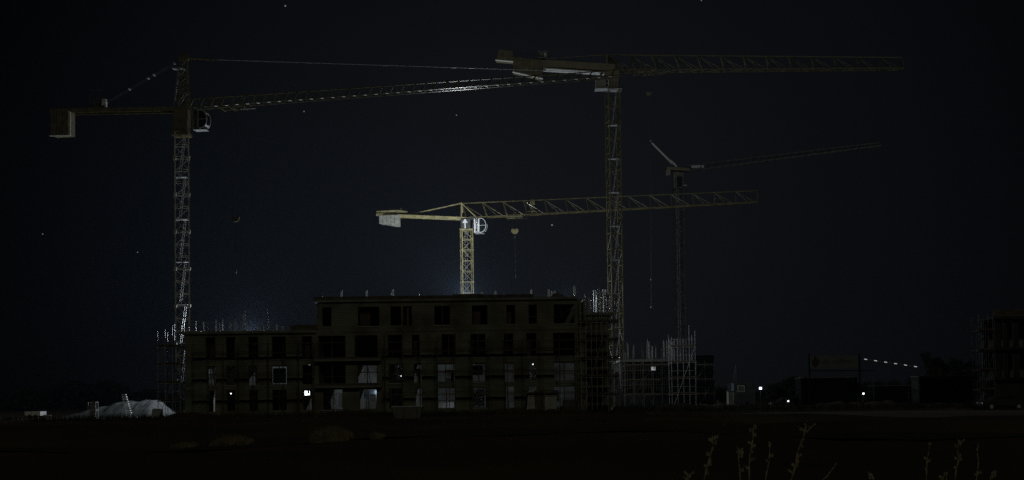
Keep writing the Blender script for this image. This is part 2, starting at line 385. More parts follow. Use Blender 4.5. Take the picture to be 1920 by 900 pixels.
work_lamp(999, 683, 143.6, 'small bright lamp high in a narrow first floor opening right of the middle', .07, 4, 'lampdim')
work_lamp(752, 705, 143.6, 'small lamp in the first floor opening left of the middle', .05, 2, 'lampdim')
work_lamp(1149, 670, 184, 'left one of two tiny lamps low on the tall crane mast', .07, 0, 'lampdim', 'pair of lamps low on the tall mast')
work_lamp(1161, 670, 184, 'right one of two tiny lamps low on the tall crane mast', .08, 0, 'lampdim', 'pair of lamps low on the tall mast')
for (px, py, Y, pw_, c_) in ((712, 640, 143.0, 3, (.62, .80, 1)), (710, 735, 141.6, 14, (.62, .80, 1)), (857, 752, 142.3, 18, (.85, .95, 1)), (984, 690, 142.2, 10, (.95, 1, 1)), (762, 700, 142.4, 7, (.95, 1, 1)), (916, 745, 142.6, 6, (.9, 1, 1)), (1031, 735, 142.3, 4, (.9, 1, .95)), (384, 700, 143, 4, (.9, 1, .95))):  # unseen lights added behind the piers to brighten panels and foil
    p = at(px, py, Y); q = MB().box((p.x-.05, p.y-.05, p.z-.05), (p.x+.05, p.y+.05, p.z+.05)).build('hidden_fill_lamp', 'white', bld); light('lamp_light', p+V(0, -.15, 0), pw_, c_, .08, bld)
# steel props and slanting braces standing in the openings
for (s, i, a, b, z0, z1) in openings:
    rnd = random.Random(900+s*31+i)
    for _ in range(rnd.choice((0, 1, 1, 2)) if s < 3 else rnd.choice((0, 0, 1))):
        x = rnd.uniform(a+.1, b-.1); dx = rnd.choice((0, 0, .5, -.5)); y = D0+rnd.uniform(.6, 2.2)
        MB().tube((x, y, Z[s]+.13), (max(a, min(b, x+dx)), y, Z[s+1]-.13), .035).build('prop', 'steel', bld)
# crumpled foil sheets set in some of the openings
def foil(px0, px1, py0, py1, Y, seed):
    rnd = random.Random(seed); m = MB(); a = at(px0, py1, Y); b = at(px1, py0, Y); n_, k_ = 9, 14
    for j in range(k_+1):
        for i in range(n_+1):
            m.v.append((a.x+(b.x-a.x)*i/n_, Y+rnd.uniform(-.14, .14), a.z+(b.z-a.z)*j/k_))
    m.f = [(j*(n_+1)+i, j*(n_+1)+i+1, (j+1)*(n_+1)+i+1, (j+1)*(n_+1)+i) for j in range(k_) for i in range(n_)]
    return m
FO = mat('crumpled_foil', (.8, .82, .84), .12, 1, .1, 3)
foil(990, 1005, 678, 714, 144.5, 1).build('foil_roll', FO, bld)
foil(740, 756, 682, 712, 144.5, 2).build('foil_roll', FO, bld)
foil(888, 908, 730, 762, 145.5, 3).build('foil_roll', FO, bld)

# ------------------------------------------------------------------ pale rear block lit by the floodlights
Dr = 184.0
rb = thing('rear_block', 'low pale concrete block seen through the ground floor openings of the apartment building', 'building', (X(700, Dr), Dr+5, 0))
m = MB(); xa, xb = X(372, Dr), X(1110, Dr); m.box((xa, Dr, 0), (xb, Dr+6, 7.4)); m.build('wall', mat('stained_concrete', (.10, .115, .11), .8, 0, .45, .35, .3, dirt=(.02, .02, .02)), rb)
for i in range(26):
    x = xa+(xb-xa)*(i+.5)/26
    MB().box((x-.6, Dr-.05, .9+(i % 3)*.2), (x+.6, Dr-.004, 2.9)).build('window', 'glass' if i % 2 else 'frame', rb)
    if i % 2 == 0: MB().box((x-.7, Dr-.07, 4.2), (x+.9, Dr-.004, 6.0)).build('window', 'frame', rb)

# ================================================================== SCAFFOLDS
def scaffold(name, label, x0, x1, nx_, y0, y1, z0, z1, lift=2.0, m='galv', tops=1.0, deck='timber', group=None, seed=1, braces=True, poke=.0, r=.03, dark_h=0, toe=True):
    rnd = random.Random(seed)
    th = thing(name, label, 'scaffold', ((x0+x1)/2, (y0+y1)/2, z0), group)
    xs_ = [x0+(x1-x0)*i/(nx_-1) for i in range(nx_)]
    for y in (y0, y1):
        for x in xs_:
            zt = z1+rnd.uniform(.2, tops)+poke*rnd.random()
            MB().tube((x, y, z0), (x, y, zt), r).build('standard', m, th)
    z = z0+lift*.95
    while z < z1+.3:
        lg = MB()
        for y in (y0, y1): lg.tube((x0-.2, y, z), (x1+.2, y, z), r*.85)
        for x in xs_: lg.tube((x, y0-.1, z+.05), (x, y1+.1, z+.05), r*.85)
        lg.build('ledger', m, th)
        MB().box((x0-.1, y0+.05, z+.09), (x1+.1, y1-.05, z+.14)).build('deck', deck, th)
        MB().tube((x0-.1, y0-.04, z+1.05), (x1+.1, y0-.04, z+1.05), r*.8).build('guard_rail', m, th)
        if toe: MB().box((x0-.1, y0-.06, z+.15), (x1+.1, y0-.035, z+.32)).build('toe_board', 'timber', th)
        z += lift
    if dark_h: MB().box((x0-.1, y0+.2, z0), (x1+.1, y0+.23, z0+dark_h)).build('dark_sheet', 'black', th)  # black sheet added to make the scaffold read darker
    if braces:
        z = z0; k = 0
        while z < z1-lift:
            i = k % (nx_-1); MB().tube((xs_[i], y0-.08, z), (xs_[i+1], y0-.08, z+lift), r*.8).build('brace', m, th); z += lift; k += 1
    return th
scaffold('scaffold_tower', 'tall scaffold stair tower at the left end of the apartment building, below the left crane', X(303, 143), X(344, 143), 4, 141.5, 145.5, 0, 9.2, tops=1.6, seed=3)
scaffold('facade_scaffold', 'scaffold wrapping the right end of the apartment building, its rods rising above the roof', X(1088, 141), X(1157, 141), 8, 139.4, 143.0, 0, 11.2, tops=1.6, seed=5)
scaffold('mast_scaffold', 'slim scaffold stair around the foot of the far right crane', X(1256, 172), X(1300, 172), 5, 170, 173, 0, 9.0, tops=2.2, seed=8, lift=2.1, dark_h=6.2)
scaffold('low_scaffold', 'low scaffold along the concrete wall between the two right crane masts', X(1170, 176), X(1256, 176), 6, 174.2, 176, 0, 6.6, m='steel', tops=2.6, seed=11)
scaffold('dark_scaffold', 'dark scaffold with an added black sheet, right of the slim stair scaffold', X(1304, 178), X(1336, 178), 3, 177, 180, 0, 6.3, m='steel', tops=.6, seed=12, dark_h=7.4)
scaffold('end_scaffold', 'scaffold at the left end of the building on the far right edge of the view', X(1834, 131), X(1860, 131), 4, 130.5, 132.5, 0, 8.2, m='steel', tops=1.5, seed=15)

scaffold('front_scaffold', 'low dark scaffold standing in front of the lower left part of the building', X(362, 139), X(588, 139), 9, 138.5, 139.2, 0, 7.6, m='steel', tops=1.0, seed=31, lift=2.35, r=.028, toe=False)
scaffold('front_scaffold', 'dark scaffold standing in front of the main part of the building', X(722, 139), X(1082, 139), 12, 138.5, 139.2, 0, 7.9, m='timber', tops=1.2, seed=32, lift=2.35, r=.035, toe=False)
# dense rebar starters rising above the right end of the roof
def rebar_cage(px, Y, z0, h, n_, w_, label, seed, group='rebar cages standing up from the slabs', r=.034):
    rnd = random.Random(seed); p = at(px, 600, Y); th = thing('rebar_cage', label, 'rebar cage', (p.x, Y, z0), group)
    for i in range(n_):
        a = 2*math.pi*i/n_; x = p.x+w_/2*math.cos(a); y = Y+w_/2*math.sin(a)
        MB().tube((x, y, z0), (x+rnd.uniform(-.03, .03), y, z0+h*rnd.uniform(.75, 1)), r).build('bar', 'rod' if rnd.random() < .6 else 'rebar', th)
    for k in range(max(2, int(h/.4))):
        z = z0+.15+.4*k
        if z > z0+h*.8: break
        pts = [(p.x+w_/2*1.05*math.cos(2*math.pi*i/n_), Y+w_/2*1.05*math.sin(2*math.pi*i/n_), z) for i in range(n_+1)]
        MB().path(pts, .018, 4).build('tie', 'rebar', th)
    return th
names = ['first', 'second', 'third', 'fourth', 'fifth', 'sixth', 'seventh', 'eighth', 'ninth', 'tenth', 'eleventh', 'twelfth', 'thirteenth']
for i, (px, h_) in enumerate([(1099,1.3),(1107,1.1),(1116,1.8),(1122,2.0),(1128,1.6),(1134,1.9),(1140,1.8),(1144,1.6)]):
    rebar_cage(px, 146.5+(i % 3)*1.4, 11.4, h_+1.1, 5, .34, f'{names[i]} cage from the left in the glinting cluster at the right roof end', 20+i)
RB = MB().box((XR+.15, 145, 11.1), (X(1146, 149), 151, 11.38)); solo(RB, 'stair_core_slab', 'concrete', 'raised concrete slab carrying the glinting rebar cluster at the right end', 'slab', (X(1130, 148), 148, 11.1))
RC = MB().box((XR+.3, 145.4, 0), (X(1138, 149), 150.6, 11.098)); solo(RC, 'stair_core', 'wall', 'unfinished concrete stair core behind the scaffold at the right end of the building', 'stair core', (X(1130, 148), 148, 0))
for i, (px, h_) in enumerate([(382,1.5),(405,1.9),(417,1.9),(430,1.3),(441,1.9),(455,2.2),(468,1.3),(482,1.0),(494,1.0),(505,1.4),(518,1.1),(530,1.0)]):
    rebar_cage(px, 144+(i*37 % 5), 9.52, h_, 4 if i % 3 else 3, .18, f'{names[i]} rebar starter from the left along the lower left roof', 50+i, 'rebar starters along the lower left roof', .03)
for i, (px, h_) in enumerate([(459,2.3),(502,2.4),(544,2.35)]):
    p = at(px, 600, 142); solo(MB().tube((p.x, 142, 9.52), (p.x, 142, 9.52+h_), .03), 'roof_pole', 'steel', f'{["left", "middle", "right"][i]} one of the three tall thin poles standing on the lower roof', 'pole', (p.x, 142, 9.52), 'tall thin poles on the lower roof')
# edge protection on the lower roof
er = thing('edge_railing', 'sloping white guard rail on the lower left roof', 'railing', (X(420, 141), 141, 9.5))
a_, b_ = at(345, 600, 143), at(434, 609, 143)
MB().tube(a_, b_, .035).build('rail', 'galv', er); MB().tube(a_-V(0, 0, .45), V(b_.x, b_.y, 9.6), .03).build('rail', 'galv', er)
for k in range(5):
    q = a_.lerp(b_, k/4); MB().tube((q.x, q.y, 9.51), (q.x, q.y, q.z+.05), .03).build('post', 'galv', er)
for i, (px0, px1) in enumerate([(345,378),(416,440),(452,465),(477,496),(515,527)]):
    p, q = at(px0, 613, 140), at(px1, 614.5, 140)
    solo(MB().box((p.x, 139.66, 9.38), (q.x, 139.98, 9.46)).box((p.x, 139.6, 9.515), (q.x, 139.9, 9.56)), 'edge_plank', 'white', f'{names[i]} pale plank from the left along the edge of the lower roof', 'plank', (p.x, 139.8, 9.36), 'pale planks along the lower roof edge')
ordn = names+['fourteenth', 'fifteenth', 'sixteenth']
# short posts on the upper roof
for i, (px, h_, y_) in enumerate([(605,.5,147),(641,.8,149),(688,.9,150),(733,.55,150),(737,1.0,150),(786,.6,151),(861,.5,152),(893,.5,152),(903,.7,151),(929,.85,150),(945,.5,150),(996,1.0,150),(1029,1.1,147),(1035,.8,147),(1040,.9,147),(1077,1.5,146)]):
    p = at(px, 552, y_); zt = at(px, 556-h_*14, y_).z
    th = thing('roof_post', f'{ordn[i]} short guard post from the left along the upper roof', 'post', (p.x, y_, 12.80), 'short guard posts along the upper roof')
    MB().tube((p.x, y_, 12.81), (p.x, y_, zt), .045).build('post', 'galv', th)
    MB().box((p.x-.12, y_-.12, 12.8), (p.x+.12, y_+.12, 12.9)).build('foot_plate', 'galv', th)
    if h_ > .65: MB().box((p.x-.13, y_-.09, max(12.9, zt-1.1)), (p.x+.13, y_-.085, zt-.15)).build('wrap', 'wrap', th)
lp = at(1058, 549, 149.5); th = thing('added_roof_light', 'added light beside the dark crate on the upper roof, brightening the rebar cluster', 'lamp', (lp.x, 149.5, 12.8))
MB().tube((lp.x, 149.5, 12.8), (lp.x, 149.5, 13.3), .04).build('stand', 'steel', th); MB().box((lp.x-.12, 149.4, 13.3), (lp.x-.02, 149.6, 13.5)).build('housing', 'black', th)
light('lamp_light', (lp.x+.1, 149.5, 13.4), 1300, (.86, .94, 1), .1, th)  # extra light added to brighten the rebar rods from the side
p = at(1045, 548, 147); solo(MB().box((p.x-.7, 146, 12.81), (p.x+.7, 147.4, 13.5)).box((p.x-.5, 146.2, 13.5), (p.x+.2, 147.2, 13.72)), 'roof_crate', 'timber', 'dark crate standing on the upper roof near its right end', 'crate', (p.x, 147, 12.8))

# ================================================================== LOW CONCRETE STRUCTURE on the right
lw = thing('concrete_core', 'low shuttered concrete wall structure between the two right crane masts', 'building', (X(1215, 180), 180, 0))
xa, xb = X(1164, 178), X(1262, 178)
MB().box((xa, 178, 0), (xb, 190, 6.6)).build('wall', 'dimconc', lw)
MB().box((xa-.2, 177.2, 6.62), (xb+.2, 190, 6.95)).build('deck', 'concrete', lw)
for k in range(20):
    x = xa+(xb-xa)*(k+.5)/20; MB().bar((x, 177.88, 2.5), (x, 177.88, 6.6), .12, .16).build('formwork_beam', 'timber', lw)
for zz in (3.4, 5.4): MB().bar((xa, 177.7, zz), (xb, 177.7, zz), .14, .16).build('waling', 'steel', lw)
work_lamp(1225, 691, 172, 'wide dim lamp under the deck of the low concrete structure', .26, 5, 'lampfaint', break_bars=True)
for i, px in enumerate((1172, 1176, 1187, 1212, 1216, 1222, 1229)):
    rebar_cage(px, 180, 6.96, [1.2, 2.6, 2.2, 3.0, 2.6, 2.0, 2.2][i], 3, .16, f'{names[i]} rebar starter from the left on the low concrete structure', 80+i, 'rebar starters on the low concrete structure', .03)
for i in range(4):
    rebar_cage(1250+i*5.5-6, 181, 6.96, 3.0, 4, .2, f'{names[i]} upright rebar cage from the left beside the far crane mast', 90+i, 'row of cages beside the far crane mast', .03)

# ================================================================== CRANES
def lattice_mast(x, y, a, th, z0, z1, sec, m, parent, r=.085, name='mast', dr=.045, zig=0):
    c, s = math.cos(th), math.sin(th)
    cs = [V(x+(i*c-j*s)*a/2, y+(i*s+j*c)*a/2, 0) for i, j in ((-1,-1),(1,-1),(1,1),(-1,1))]
    mb = MB()
    for p in cs: mb.bar(p+V(0,0,z0), p+V(0,0,z1), r*1.7, up=(c, s, 0))
    n_ = max(1, round((z1-z0)/sec)); hgt = (z1-z0)/n_
    for k in range(n_+1):
        z = z0+k*hgt
        for i in range(4): mb.bar(cs[i]+V(0,0,z), cs[(i+1) % 4]+V(0,0,z), dr*2)
        if k < n_:
            for i in range(4):
                p, q = (cs[i], cs[(i+1) % 4]) if (k+i) % 2 else (cs[(i+1) % 4], cs[i])
                mb.tube(p+V(0,0,z), q+V(0,0,z+hgt), dr)
                if k % 3 == 0:
                    for pp in (cs[i],): mb.box((pp.x-.14, pp.y-.14, z-.12), (pp.x+.14, pp.y+.14, z+.12))
    o = mb.build(name, m, parent)
    lad = MB(); lx = V(x, y, 0)+V(-s, c, 0)*(a*.28)
    for d in (-.2, .2): lad.tube(lx+V(c*d, s*d, z0), lx+V(c*d, s*d, z1), .025, n=4)
    zz = z0
    while zz < z1: lad.tube(lx+V(-.2*c, -.2*s, zz), lx+V(.2*c, .2*s, zz), .018, n=4); zz += .45
    if not zig: lad.build('ladder', 'galv', o)
    else:
        zz = z1-.5
        while zz > z0+zig:
            L_ = MB(); P_, Q_ = V(x+.30*a, y-.28*a, zz), V(x-.10*a, y-.28*a, zz-zig+.3)
            for d in (-.17, .17): L_.bar(P_+V(d*.4, d, 0), Q_+V(d*.4, d, 0), .05)
            for q_ in range(int(zig/.4)): p_ = P_.lerp(Q_, q_*.4/zig); L_.bar(p_-V(.07, .17, 0), p_+V(.07, .17, 0), .035)
            L_.build('ladder', 'galv', o)
            MB().box((x-.42*a, y-.40*a, zz-zig+.22), (x+.42*a, y+.2*a, zz-zig+.27)).build('landing', 'galv', o)
            zz -= zig
    return o
def truss(A, B, At, Bt, width, n_, m, parent, style='V', r=.07, dr=.035, name='jib', plates=False, taper=.6, cm=None):
    A, B, At, Bt = map(Vector, (A, B, At, Bt)); u = (B-A).normalized(); wv = V(u.y, -u.x, 0).normalized()
    bot = lambda t, sd: A.lerp(B, t)+wv*sd*width/2*(1-(1-taper)*t)
    top = lambda t: At.lerp(Bt, t)
    mb = MB(); bc = MB(); tcb = MB()
    for k in range(n_):
        t0, t1 = k/n_, (k+1)/n_; fade = 1-.35*t0
        for sd in (-1, 1):
            if style == 'V':        # post at each node, two diagonals falling away from it
                mb.bar(top(t0), bot(t0, sd), dr*2.2*fade); mb.tube(top(t0), bot(t1-.15/n_, sd), dr*fade); mb.tube(top(t0), bot(t0+.55/n_, sd), dr*.8*fade)
            else:                   # slanting warren bracing
                mb.bar(bot(t0, sd), top(t0+.35/n_), dr*2.6, dr*5*fade); mb.tube(top(t0+.35/n_), bot(t1, sd), dr*fade*.8)
        mb.bar(bot(t0, -1), bot(t0, 1), dr*2.4, dr*2.4)
        mb.tube(bot(t0, -1), bot(t1, 1), dr*.8)
    if plates:
        pl = MB()
        for k in range(n_):
            p = bot(k/n_, 1); pl.bar(p-u*.16-V(0, 0, r+.02), p+u*.16-V(0, 0, r+.02), .3, .03)
    for sd in (-1, 1): bc.bar(bot(0, sd), bot(1, sd), r*1.8)
    tcb.bar(top(0), top(1), r*1.8)
    mb.bar(top(1), bot(1, 1), dr*2); mb.bar(top(1), bot(1, -1), dr*2); mb.bar(bot(1, -1), bot(1, 1), dr*2)
    o = mb.build(name, m, parent); bc.build('bottom_chord', cm or m, o); tcb.build('top_chord', m, o)
    if plates: pl.build('glint_plate', 'white', o)  # white plates added under the chord to give glints at the nodes
    return o
def cab(p, u, wv, h_, parent, lettered=True, bm='white', sm='white', wd=1.2, back=.92, front=1.1):
    """p: upper rear corner on the near side; u along the jib, wv towards the viewer"""
    z = V(0, 0, 1); dn = -z*h_
    body = MB().prism([p, p+u*back, p+u*back+dn, p+dn], -wv*wd); o = body.build('cab', bm, parent)
    N = 14; arc = [p+u*(back+front*math.sin(math.pi*k/N)**.75)+z*(-h_/2+h_/2*math.cos(math.pi*k/N)) for k in range(N+1)]
    MB().prism(arc, -wv*wd*.96).build('glass', 'glass', o)
    fr = MB(); fr.path([a+wv*.03 for a in arc], .055); fr.path([a-wv*wd for a in arc], .05)
    mid = arc[N//2]; fr.tube(mid+wv*.03, V(*(p+u*back+dn/2+wv*.03)), .03)
    for k in (4, 10): fr.tube(arc[k]+wv*.03, arc[k]-wv*wd, .03)
    fr.build('cab_frame', 'white', o)
    sp = MB().prism([p+u*.03+wv*.03-z*.03, p+u*(back-.03)+wv*.03-z*.03, p+u*(back-.03)+wv*.03+dn+z*.03, p+u*.03+wv*.03+dn+z*.03], -wv*.026)
    sign = sp.build('sign_panel', sm, o)
    if lettered:
        for k, ch in enumerate('MOSER'):
            cu = bpy.data.curves.new('lettering', 'FONT'); cu.body = ch; cu.size = h_*.27; cu.align_x = 'CENTER'; cu.align_y = 'CENTER'; cu.extrude = .01; cu.offset = .018
            cu.materials.append(M['black']); t_ = bpy.data.objects.new('lettering', cu); col.objects.link(t_); t_.parent = o
            q = p+u*back*.5-z*(h_*(.115+.192*k))+wv*.045
            bpy.context.view_layer.update(); me = bpy.data.meshes.new_from_object(t_.evaluated_get(bpy.context.evaluated_depsgraph_get())); bpy.data.objects.remove(t_)
            t_ = bpy.data.objects.new('lettering', me); col.objects.link(t_); t_.parent = o
            t_.location = q-origin(o); t_.rotation_euler = (math.pi/2, 0, math.atan2(u.y, u.x))
    MB().bar(p+u*.1+dn-z*.12-wv*wd/2, p+u*(back+.75)+dn-z*.12-wv*wd/2, wd, .07).build('cab_platform', 'galv', o)
    return o
def hook(top, z, parent, m='yellow', s=1.0, chain=0):
    o = MB().prism([V(top.x-.55*s, top.y-.12, z+.30*s), V(top.x-.25*s, top.y-.12, z+.42*s), V(top.x, top.y-.12, z+.25*s), V(top.x+.25*s, top.y-.12, z+.42*s), V(top.x+.55*s, top.y-.12, z+.30*s),
                    V(top.x+.5*s, top.y-.12, z-.1*s), V(top.x+.2*s, top.y-.12, z-.35*s), V(top.x-.2*s, top.y-.12, z-.35*s), V(top.x-.5*s, top.y-.12, z-.1*s)], (0, .24, 0)).build('hook_block', m, parent)
    MB().path([V(top.x, top.y, z-.3*s), V(top.x, top.y, z-.6*s), V(top.x+.15*s, top.y, z-.8*s), V(top.x, top.y, z-.95*s), V(top.x-.14*s, top.y, z-.82*s)], .05*s).build('hook', 'steel', o)
    rp_ = MB()
    for d in (-.35, .35): rp_.tube((top.x+d*s, top.y, top.z), (top.x+d*s*.9, top.y, z+.3*s), .012, n=4)
    rp_.build('hoist_rope', 'steel', parent)
    if chain: MB().tube((top.x, top.y, z-.9*s), (top.x+.05, top.y, z-.9*s-chain), .03, n=4).tube((top.x+.05, top.y, z-.9*s-chain), (top.x+.05, top.y, z-1.3*s-chain), .07).build('chain', 'steel', parent)
def trolley(A, B, t, width, parent, m, drop=.45, L=1.9):
    A, B = Vector(A), Vector(B); u = (B-A).normalized(); wv = V(u.y, -u.x, 0).normalized(); p = A.lerp(B, t); mb = MB()
    for sd in (-1, 1):
        q = p+wv*sd*width*.62; mb.bar(q-u*L/2-V(0,0,drop*.6), q+u*L/2-V(0,0,drop*.6), .09, .12)
        for s_ in (-1, 0, 1): mb.bar(q+u*L/2*s_*.9-V(0,0,drop*.95), q+u*L/2*s_*.9+V(0,0,.28), .09)
    for s_ in (-1, -.1, .1, 1): mb.bar(p+u*L/2*s_*.9+wv*width*.62-V(0,0,drop), p+u*L/2*s_*.9-wv*width*.62-V(0,0,drop), .1)
    o = mb.build('trolley', m, parent)
    MB().bar(p+u*L*.35+wv*width*.7-V(0,0,drop+.28), p+u*L*.95+wv*width*.7-V(0,0,drop+.30), .5, .05).build('service_basket', 'steel', o)
    return p-V(0, 0, drop)
def handrail(P, Q, h_, n_, parent, off=V(0, 0, 0)):
    P, Q = Vector(P)+off, Vector(Q)+off; mb = MB(); mb.tube(P+V(0,0,h_), Q+V(0,0,h_), .02, n=4); mb.tube(P+V(0,0,h_/2), Q+V(0,0,h_/2), .015, n=4)
    for k in range(n_+1): p = P.lerp(Q, k/n_); mb.tube(p, p+V(0,0,h_), .02, n=4)
    return mb.build('handrail', 'steel', parent)
def winch(p, parent, m='steel', s=1.0):
    o = MB().box((p.x-.8*s, p.y-.5, p.z), (p.x+.7*s, p.y+.5, p.z+.25*s)).tube((p.x-.1, p.y-.55, p.z+.65*s), (p.x-.1, p.y+.55, p.z+.65*s), .38*s, n=12).build('winch', m, parent)
    MB().box((p.x+.35*s, p.y-.3, p.z+.25*s), (p.x+.75*s, p.y+.3, p.z+.95*s)).build('motor', 'white', o)
    return o
def slab_stack(P, Q, hs, thick, parent, m='weight'):
    """counterweight slabs hanging in a row from P to Q"""
    P, Q = Vector(P), Vector(Q); n_ = len(hs); u = (Q-P).normalized(); wv = V(u.y, -u.x, 0).normalized()
    for k, h_ in enumerate(hs):
        a = P.lerp(Q, k/n_)+u*.03; b = P.lerp(Q, (k+1)/n_)-u*.03
        h2 = hs[min(k+1, n_-1)]
        MB().prism([a-wv*thick/2, b-wv*thick/2, b-wv*thick/2-V(0,0,h2), a-wv*thick/2-V(0,0,h_)], wv*thick).build('counterweight', m, parent, bevel=.03)

# ---- centre crane (brightest, flat-top)
DC = 215.0
cb = at(875.5, 500, DC); bx = cb.x
cc = thing('flat_top_crane', 'yellow flat-top tower crane in the centre, brightly floodlit from below behind the building', 'crane', (bx, DC, 0), 'tower cranes on the building site')
zt = at(875, 430, DC).z
lattice_mast(bx, DC, 1.78, R(11.6), 0, zt, 1.75, 'yellow', cc)
A = at(876, 409.5, DC); B = at(1420, 379, DC-7); At = at(866, 381.5, DC); Bt = at(1420, 357.5, DC-7)
u = (B-A); u.z = 0; u.normalize(); wv = V(u.y, -u.x, 0)
truss(A, B, V(At.x, At.y, At.z), Bt, 1.5, 14, 'olive', cc, r=.075, dr=.045, taper=.7)  # darker paint than the counter-jib stands for light fading along the jib
MB().prism([V(bx-.95, DC-.95, zt), V(bx+.7, DC-.95, zt), V(bx+.7, DC-.95, A.z-.15), V(bx-.95, DC-.95, A.z-.15)], (0, 1.9, 0)).build('slewing_unit', 'steel', cc, bevel=.05)
MB().box((bx-1.1, DC-1.1, zt-.25), (bx+1.1, DC+1.1, zt-.02)).build('slewing_ring', 'yellow', cc)
# arrow plate
q = at(872, 418, DC-1.05); aw = MB(); s_ = .95
sh = [(-.09,-.95),(.09,-.95),(.12,.1),(.42,-.05),(.40,.2),(.05,.72),(-.05,.72),(-.40,.2),(-.42,-.05),(-.12,.1)]
aw.prism([V(q.x+a*s_, q.y, q.z+b*s_) for a, b in sh], (0, .03, 0)); aw.build('arrow_sign', 'white', cc)
# head frame
hb = V(At.x, At.y, A.z)
hf = MB()
for sd in (-.7, .7): hf.bar(hb+wv*sd, At+wv*sd*.3, .22); hf.bar(At+wv*sd*.3, A+u*1.7+wv*sd, .16)
hf.bar(At-wv*.5, At+wv*.5, .2); hf.build('tower_head', 'yellow', cc)
Cend = at(707, 402.5, DC-1)
cj = MB()
for sd in (-.65, .65): cj.bar(A+wv*sd+V(0,0,-.1), Cend+wv*sd+V(0,0,-.1), .16, .42)
cj.bar(A+V(0,0,.1), Cend+V(0,0,.12), 1.3, .08)
for k in range(9): p = A.lerp(Cend, k/9); cj.bar(p-wv*.65, p+wv*.65, .12, .12)
cj.build('counter_jib', 'yellow', cc)
MB().prism([Cend+V(0,-.75,.30), Cend+u*5.2+V(0,-.75,.30), Cend+u*3.6+V(0,-.75,.55), Cend+V(0,-.75,.5)], (0, 1.5, 0)).build('ballast_frame', 'yellow', cc)
slab_stack(Cend+u*.5+V(0,0,-.25), Cend+u*3.85+V(0,0,-.25), [1.35, 1.45, 1.55, 1.7, 1.85], 1.5, cc)
MB().bar(At, at(763, 404, DC), .10).bar(At+wv*.4, at(763, 404, DC)+wv*.4, .10).build('tie_bar', 'yellow', cc)
winch(at(748, 398, DC), cc, s=.7)
cab(at(888.5, 409.5, DC-1.0), u, wv, at(888, 409.5, DC-1).z-at(888, 436, DC-1).z, cc)
MB().bar(at(881, 409, DC-.9), at(889, 409, DC-.9), .5, .5).bar(at(884, 437, DC-.9), at(889, 409, DC-.9), .12).build('cab_bracket', 'steel', cc)
tp = trolley(A, B, .168, 1.4, cc, 'yellow', L=2.6)
hook(tp, at(966, 434, tp.y).z, cc, s=1.15, chain=6.3)
# gantry box inside the jib near the trolley
MB().bar(at(985, 384, DC), at(996, 384, DC), .3, .05).bar(at(985, 397, DC), at(1000, 397, DC), .3, .12).bar(at(998, 375, DC), at(998, 399, DC), .5, .8, up=(1,0,0)).build('jib_joint', 'yellow', cc)
# white rounded lumps at the foot of the visible mast
q = at(877, 552, DC-2.2); tb = MB()
tb.ball((q.x-.2, q.y, q.z-.35), .55, 10, 6, .7); tb.ball((q.x+.9, q.y, q.z-.45), .5, 10, 6, .6); tb.build('white_lumps', 'white', cc, smooth=True)

# ---- left crane (with tower head and pendants)
DL = 150.0
lb = at(341.5, 430, DL); bx = lb.x
lc = thing('hammerhead_crane', 'yellow tower crane with a pointed tower head and pendant bars, standing at the left end', 'crane', (bx, DL, 0), 'tower cranes on the building site')
zt = at(341, 250, DL).z
lattice_mast(bx, DL, 1.56, R(16), 0, zt, 1.45, 'mastgrey', lc, r=.07, dr=.032, zig=5.0)
A = at(350, 204.5, DL); B = at(1166, 143, DL-7); At = at(356, 186, DL); Bt = at(1166, 131, DL-7)
u = (B-A); u.z = 0; u.normalize(); wv = V(u.y, -u.x, 0)
truss(A, B, At, Bt, 1.3, 40, 'olive', lc, style='S', r=.06, dr=.026, taper=.8, plates=True, cm='chordsteel')
MB().prism([V(bx-.8, DL-.85, zt), V(bx+.8, DL-.85, zt), V(bx+.95, DL-.85, A.z-.12), V(bx-.75, DL-.85, A.z+.2)], (0, 1.7, 0)).build('slewing_unit', 'olive', lc, bevel=.04)
MB().box((bx-1.0, DL-1.0, zt-.35), (bx+1.0, DL+1.0, zt-.02)).build('slewing_ring', 'olive', lc)
ap = at(346, 108, DL); hf = MB()
feet = [at(331, 203, DL)+V(0,-.6,0), at(331, 203, DL)+V(0,.6,0), at(353, 203, DL)+V(0,-.6,0), at(353, 203, DL)+V(0,.6,0)]
tops = [ap+V(-.35,-.2,0), ap+V(-.35,.2,0), ap+V(.3,-.2,0), ap+V(.3,.2,0)]
for f_, t_ in zip(feet, tops): hf.bar(f_, t_, .16)
for k in range(6):
    a0, a1 = k/6, (k+1)/6
    for i, j in ((0,2),(1,3),(0,1),(2,3)):
        hf.tube(feet[i].lerp(tops[i], a0), feet[j].lerp(tops[j], a1), .04); hf.bar(feet[i].lerp(tops[i], a1), feet[j].lerp(tops[j], a1), .06)
hf.build('tower_head', 'olive', lc)
MB().prism([ap+V(-.75,-.3,-.35), ap+V(.5,-.3,-.3), ap+V(.45,-.3,.35), ap+V(.1,-.3,.65), ap+V(-.3,-.3,.35)], (0, .6, 0)).build('head_plate', 'olive', lc)
MB().bar(ap+V(.4,0,-.1), at(402, 112, DL), .12, .18).build('pendant_arm', 'olive', lc)
MB().bar(at(324, 129, DL), at(346, 129, DL), .9, .06).build('head_platform', 'galv', lc)
hl = MB()
P, Q = at(335, 128, DL-.8), at(327, 200, DL-.8)
for d in (-.2, .2): hl.tube(P+V(0,d,0), Q+V(0,d,0), .022)
for k in range(19): p = P.lerp(Q, k/18); hl.tube(p-V(.05,.25,0), p+V(.05,.25,0), .035)
hl.build('head_ladder', 'galv', lc)
MB().bar(at(333, 196, DL-.8), at(348, 172, DL-.8), .07).bar(at(336, 199, DL-.8), at(351, 176, DL-.8), .07).build('pulley_rope', 'galv', lc)
Cend = at(98, 209, DL-1)
cj = MB()
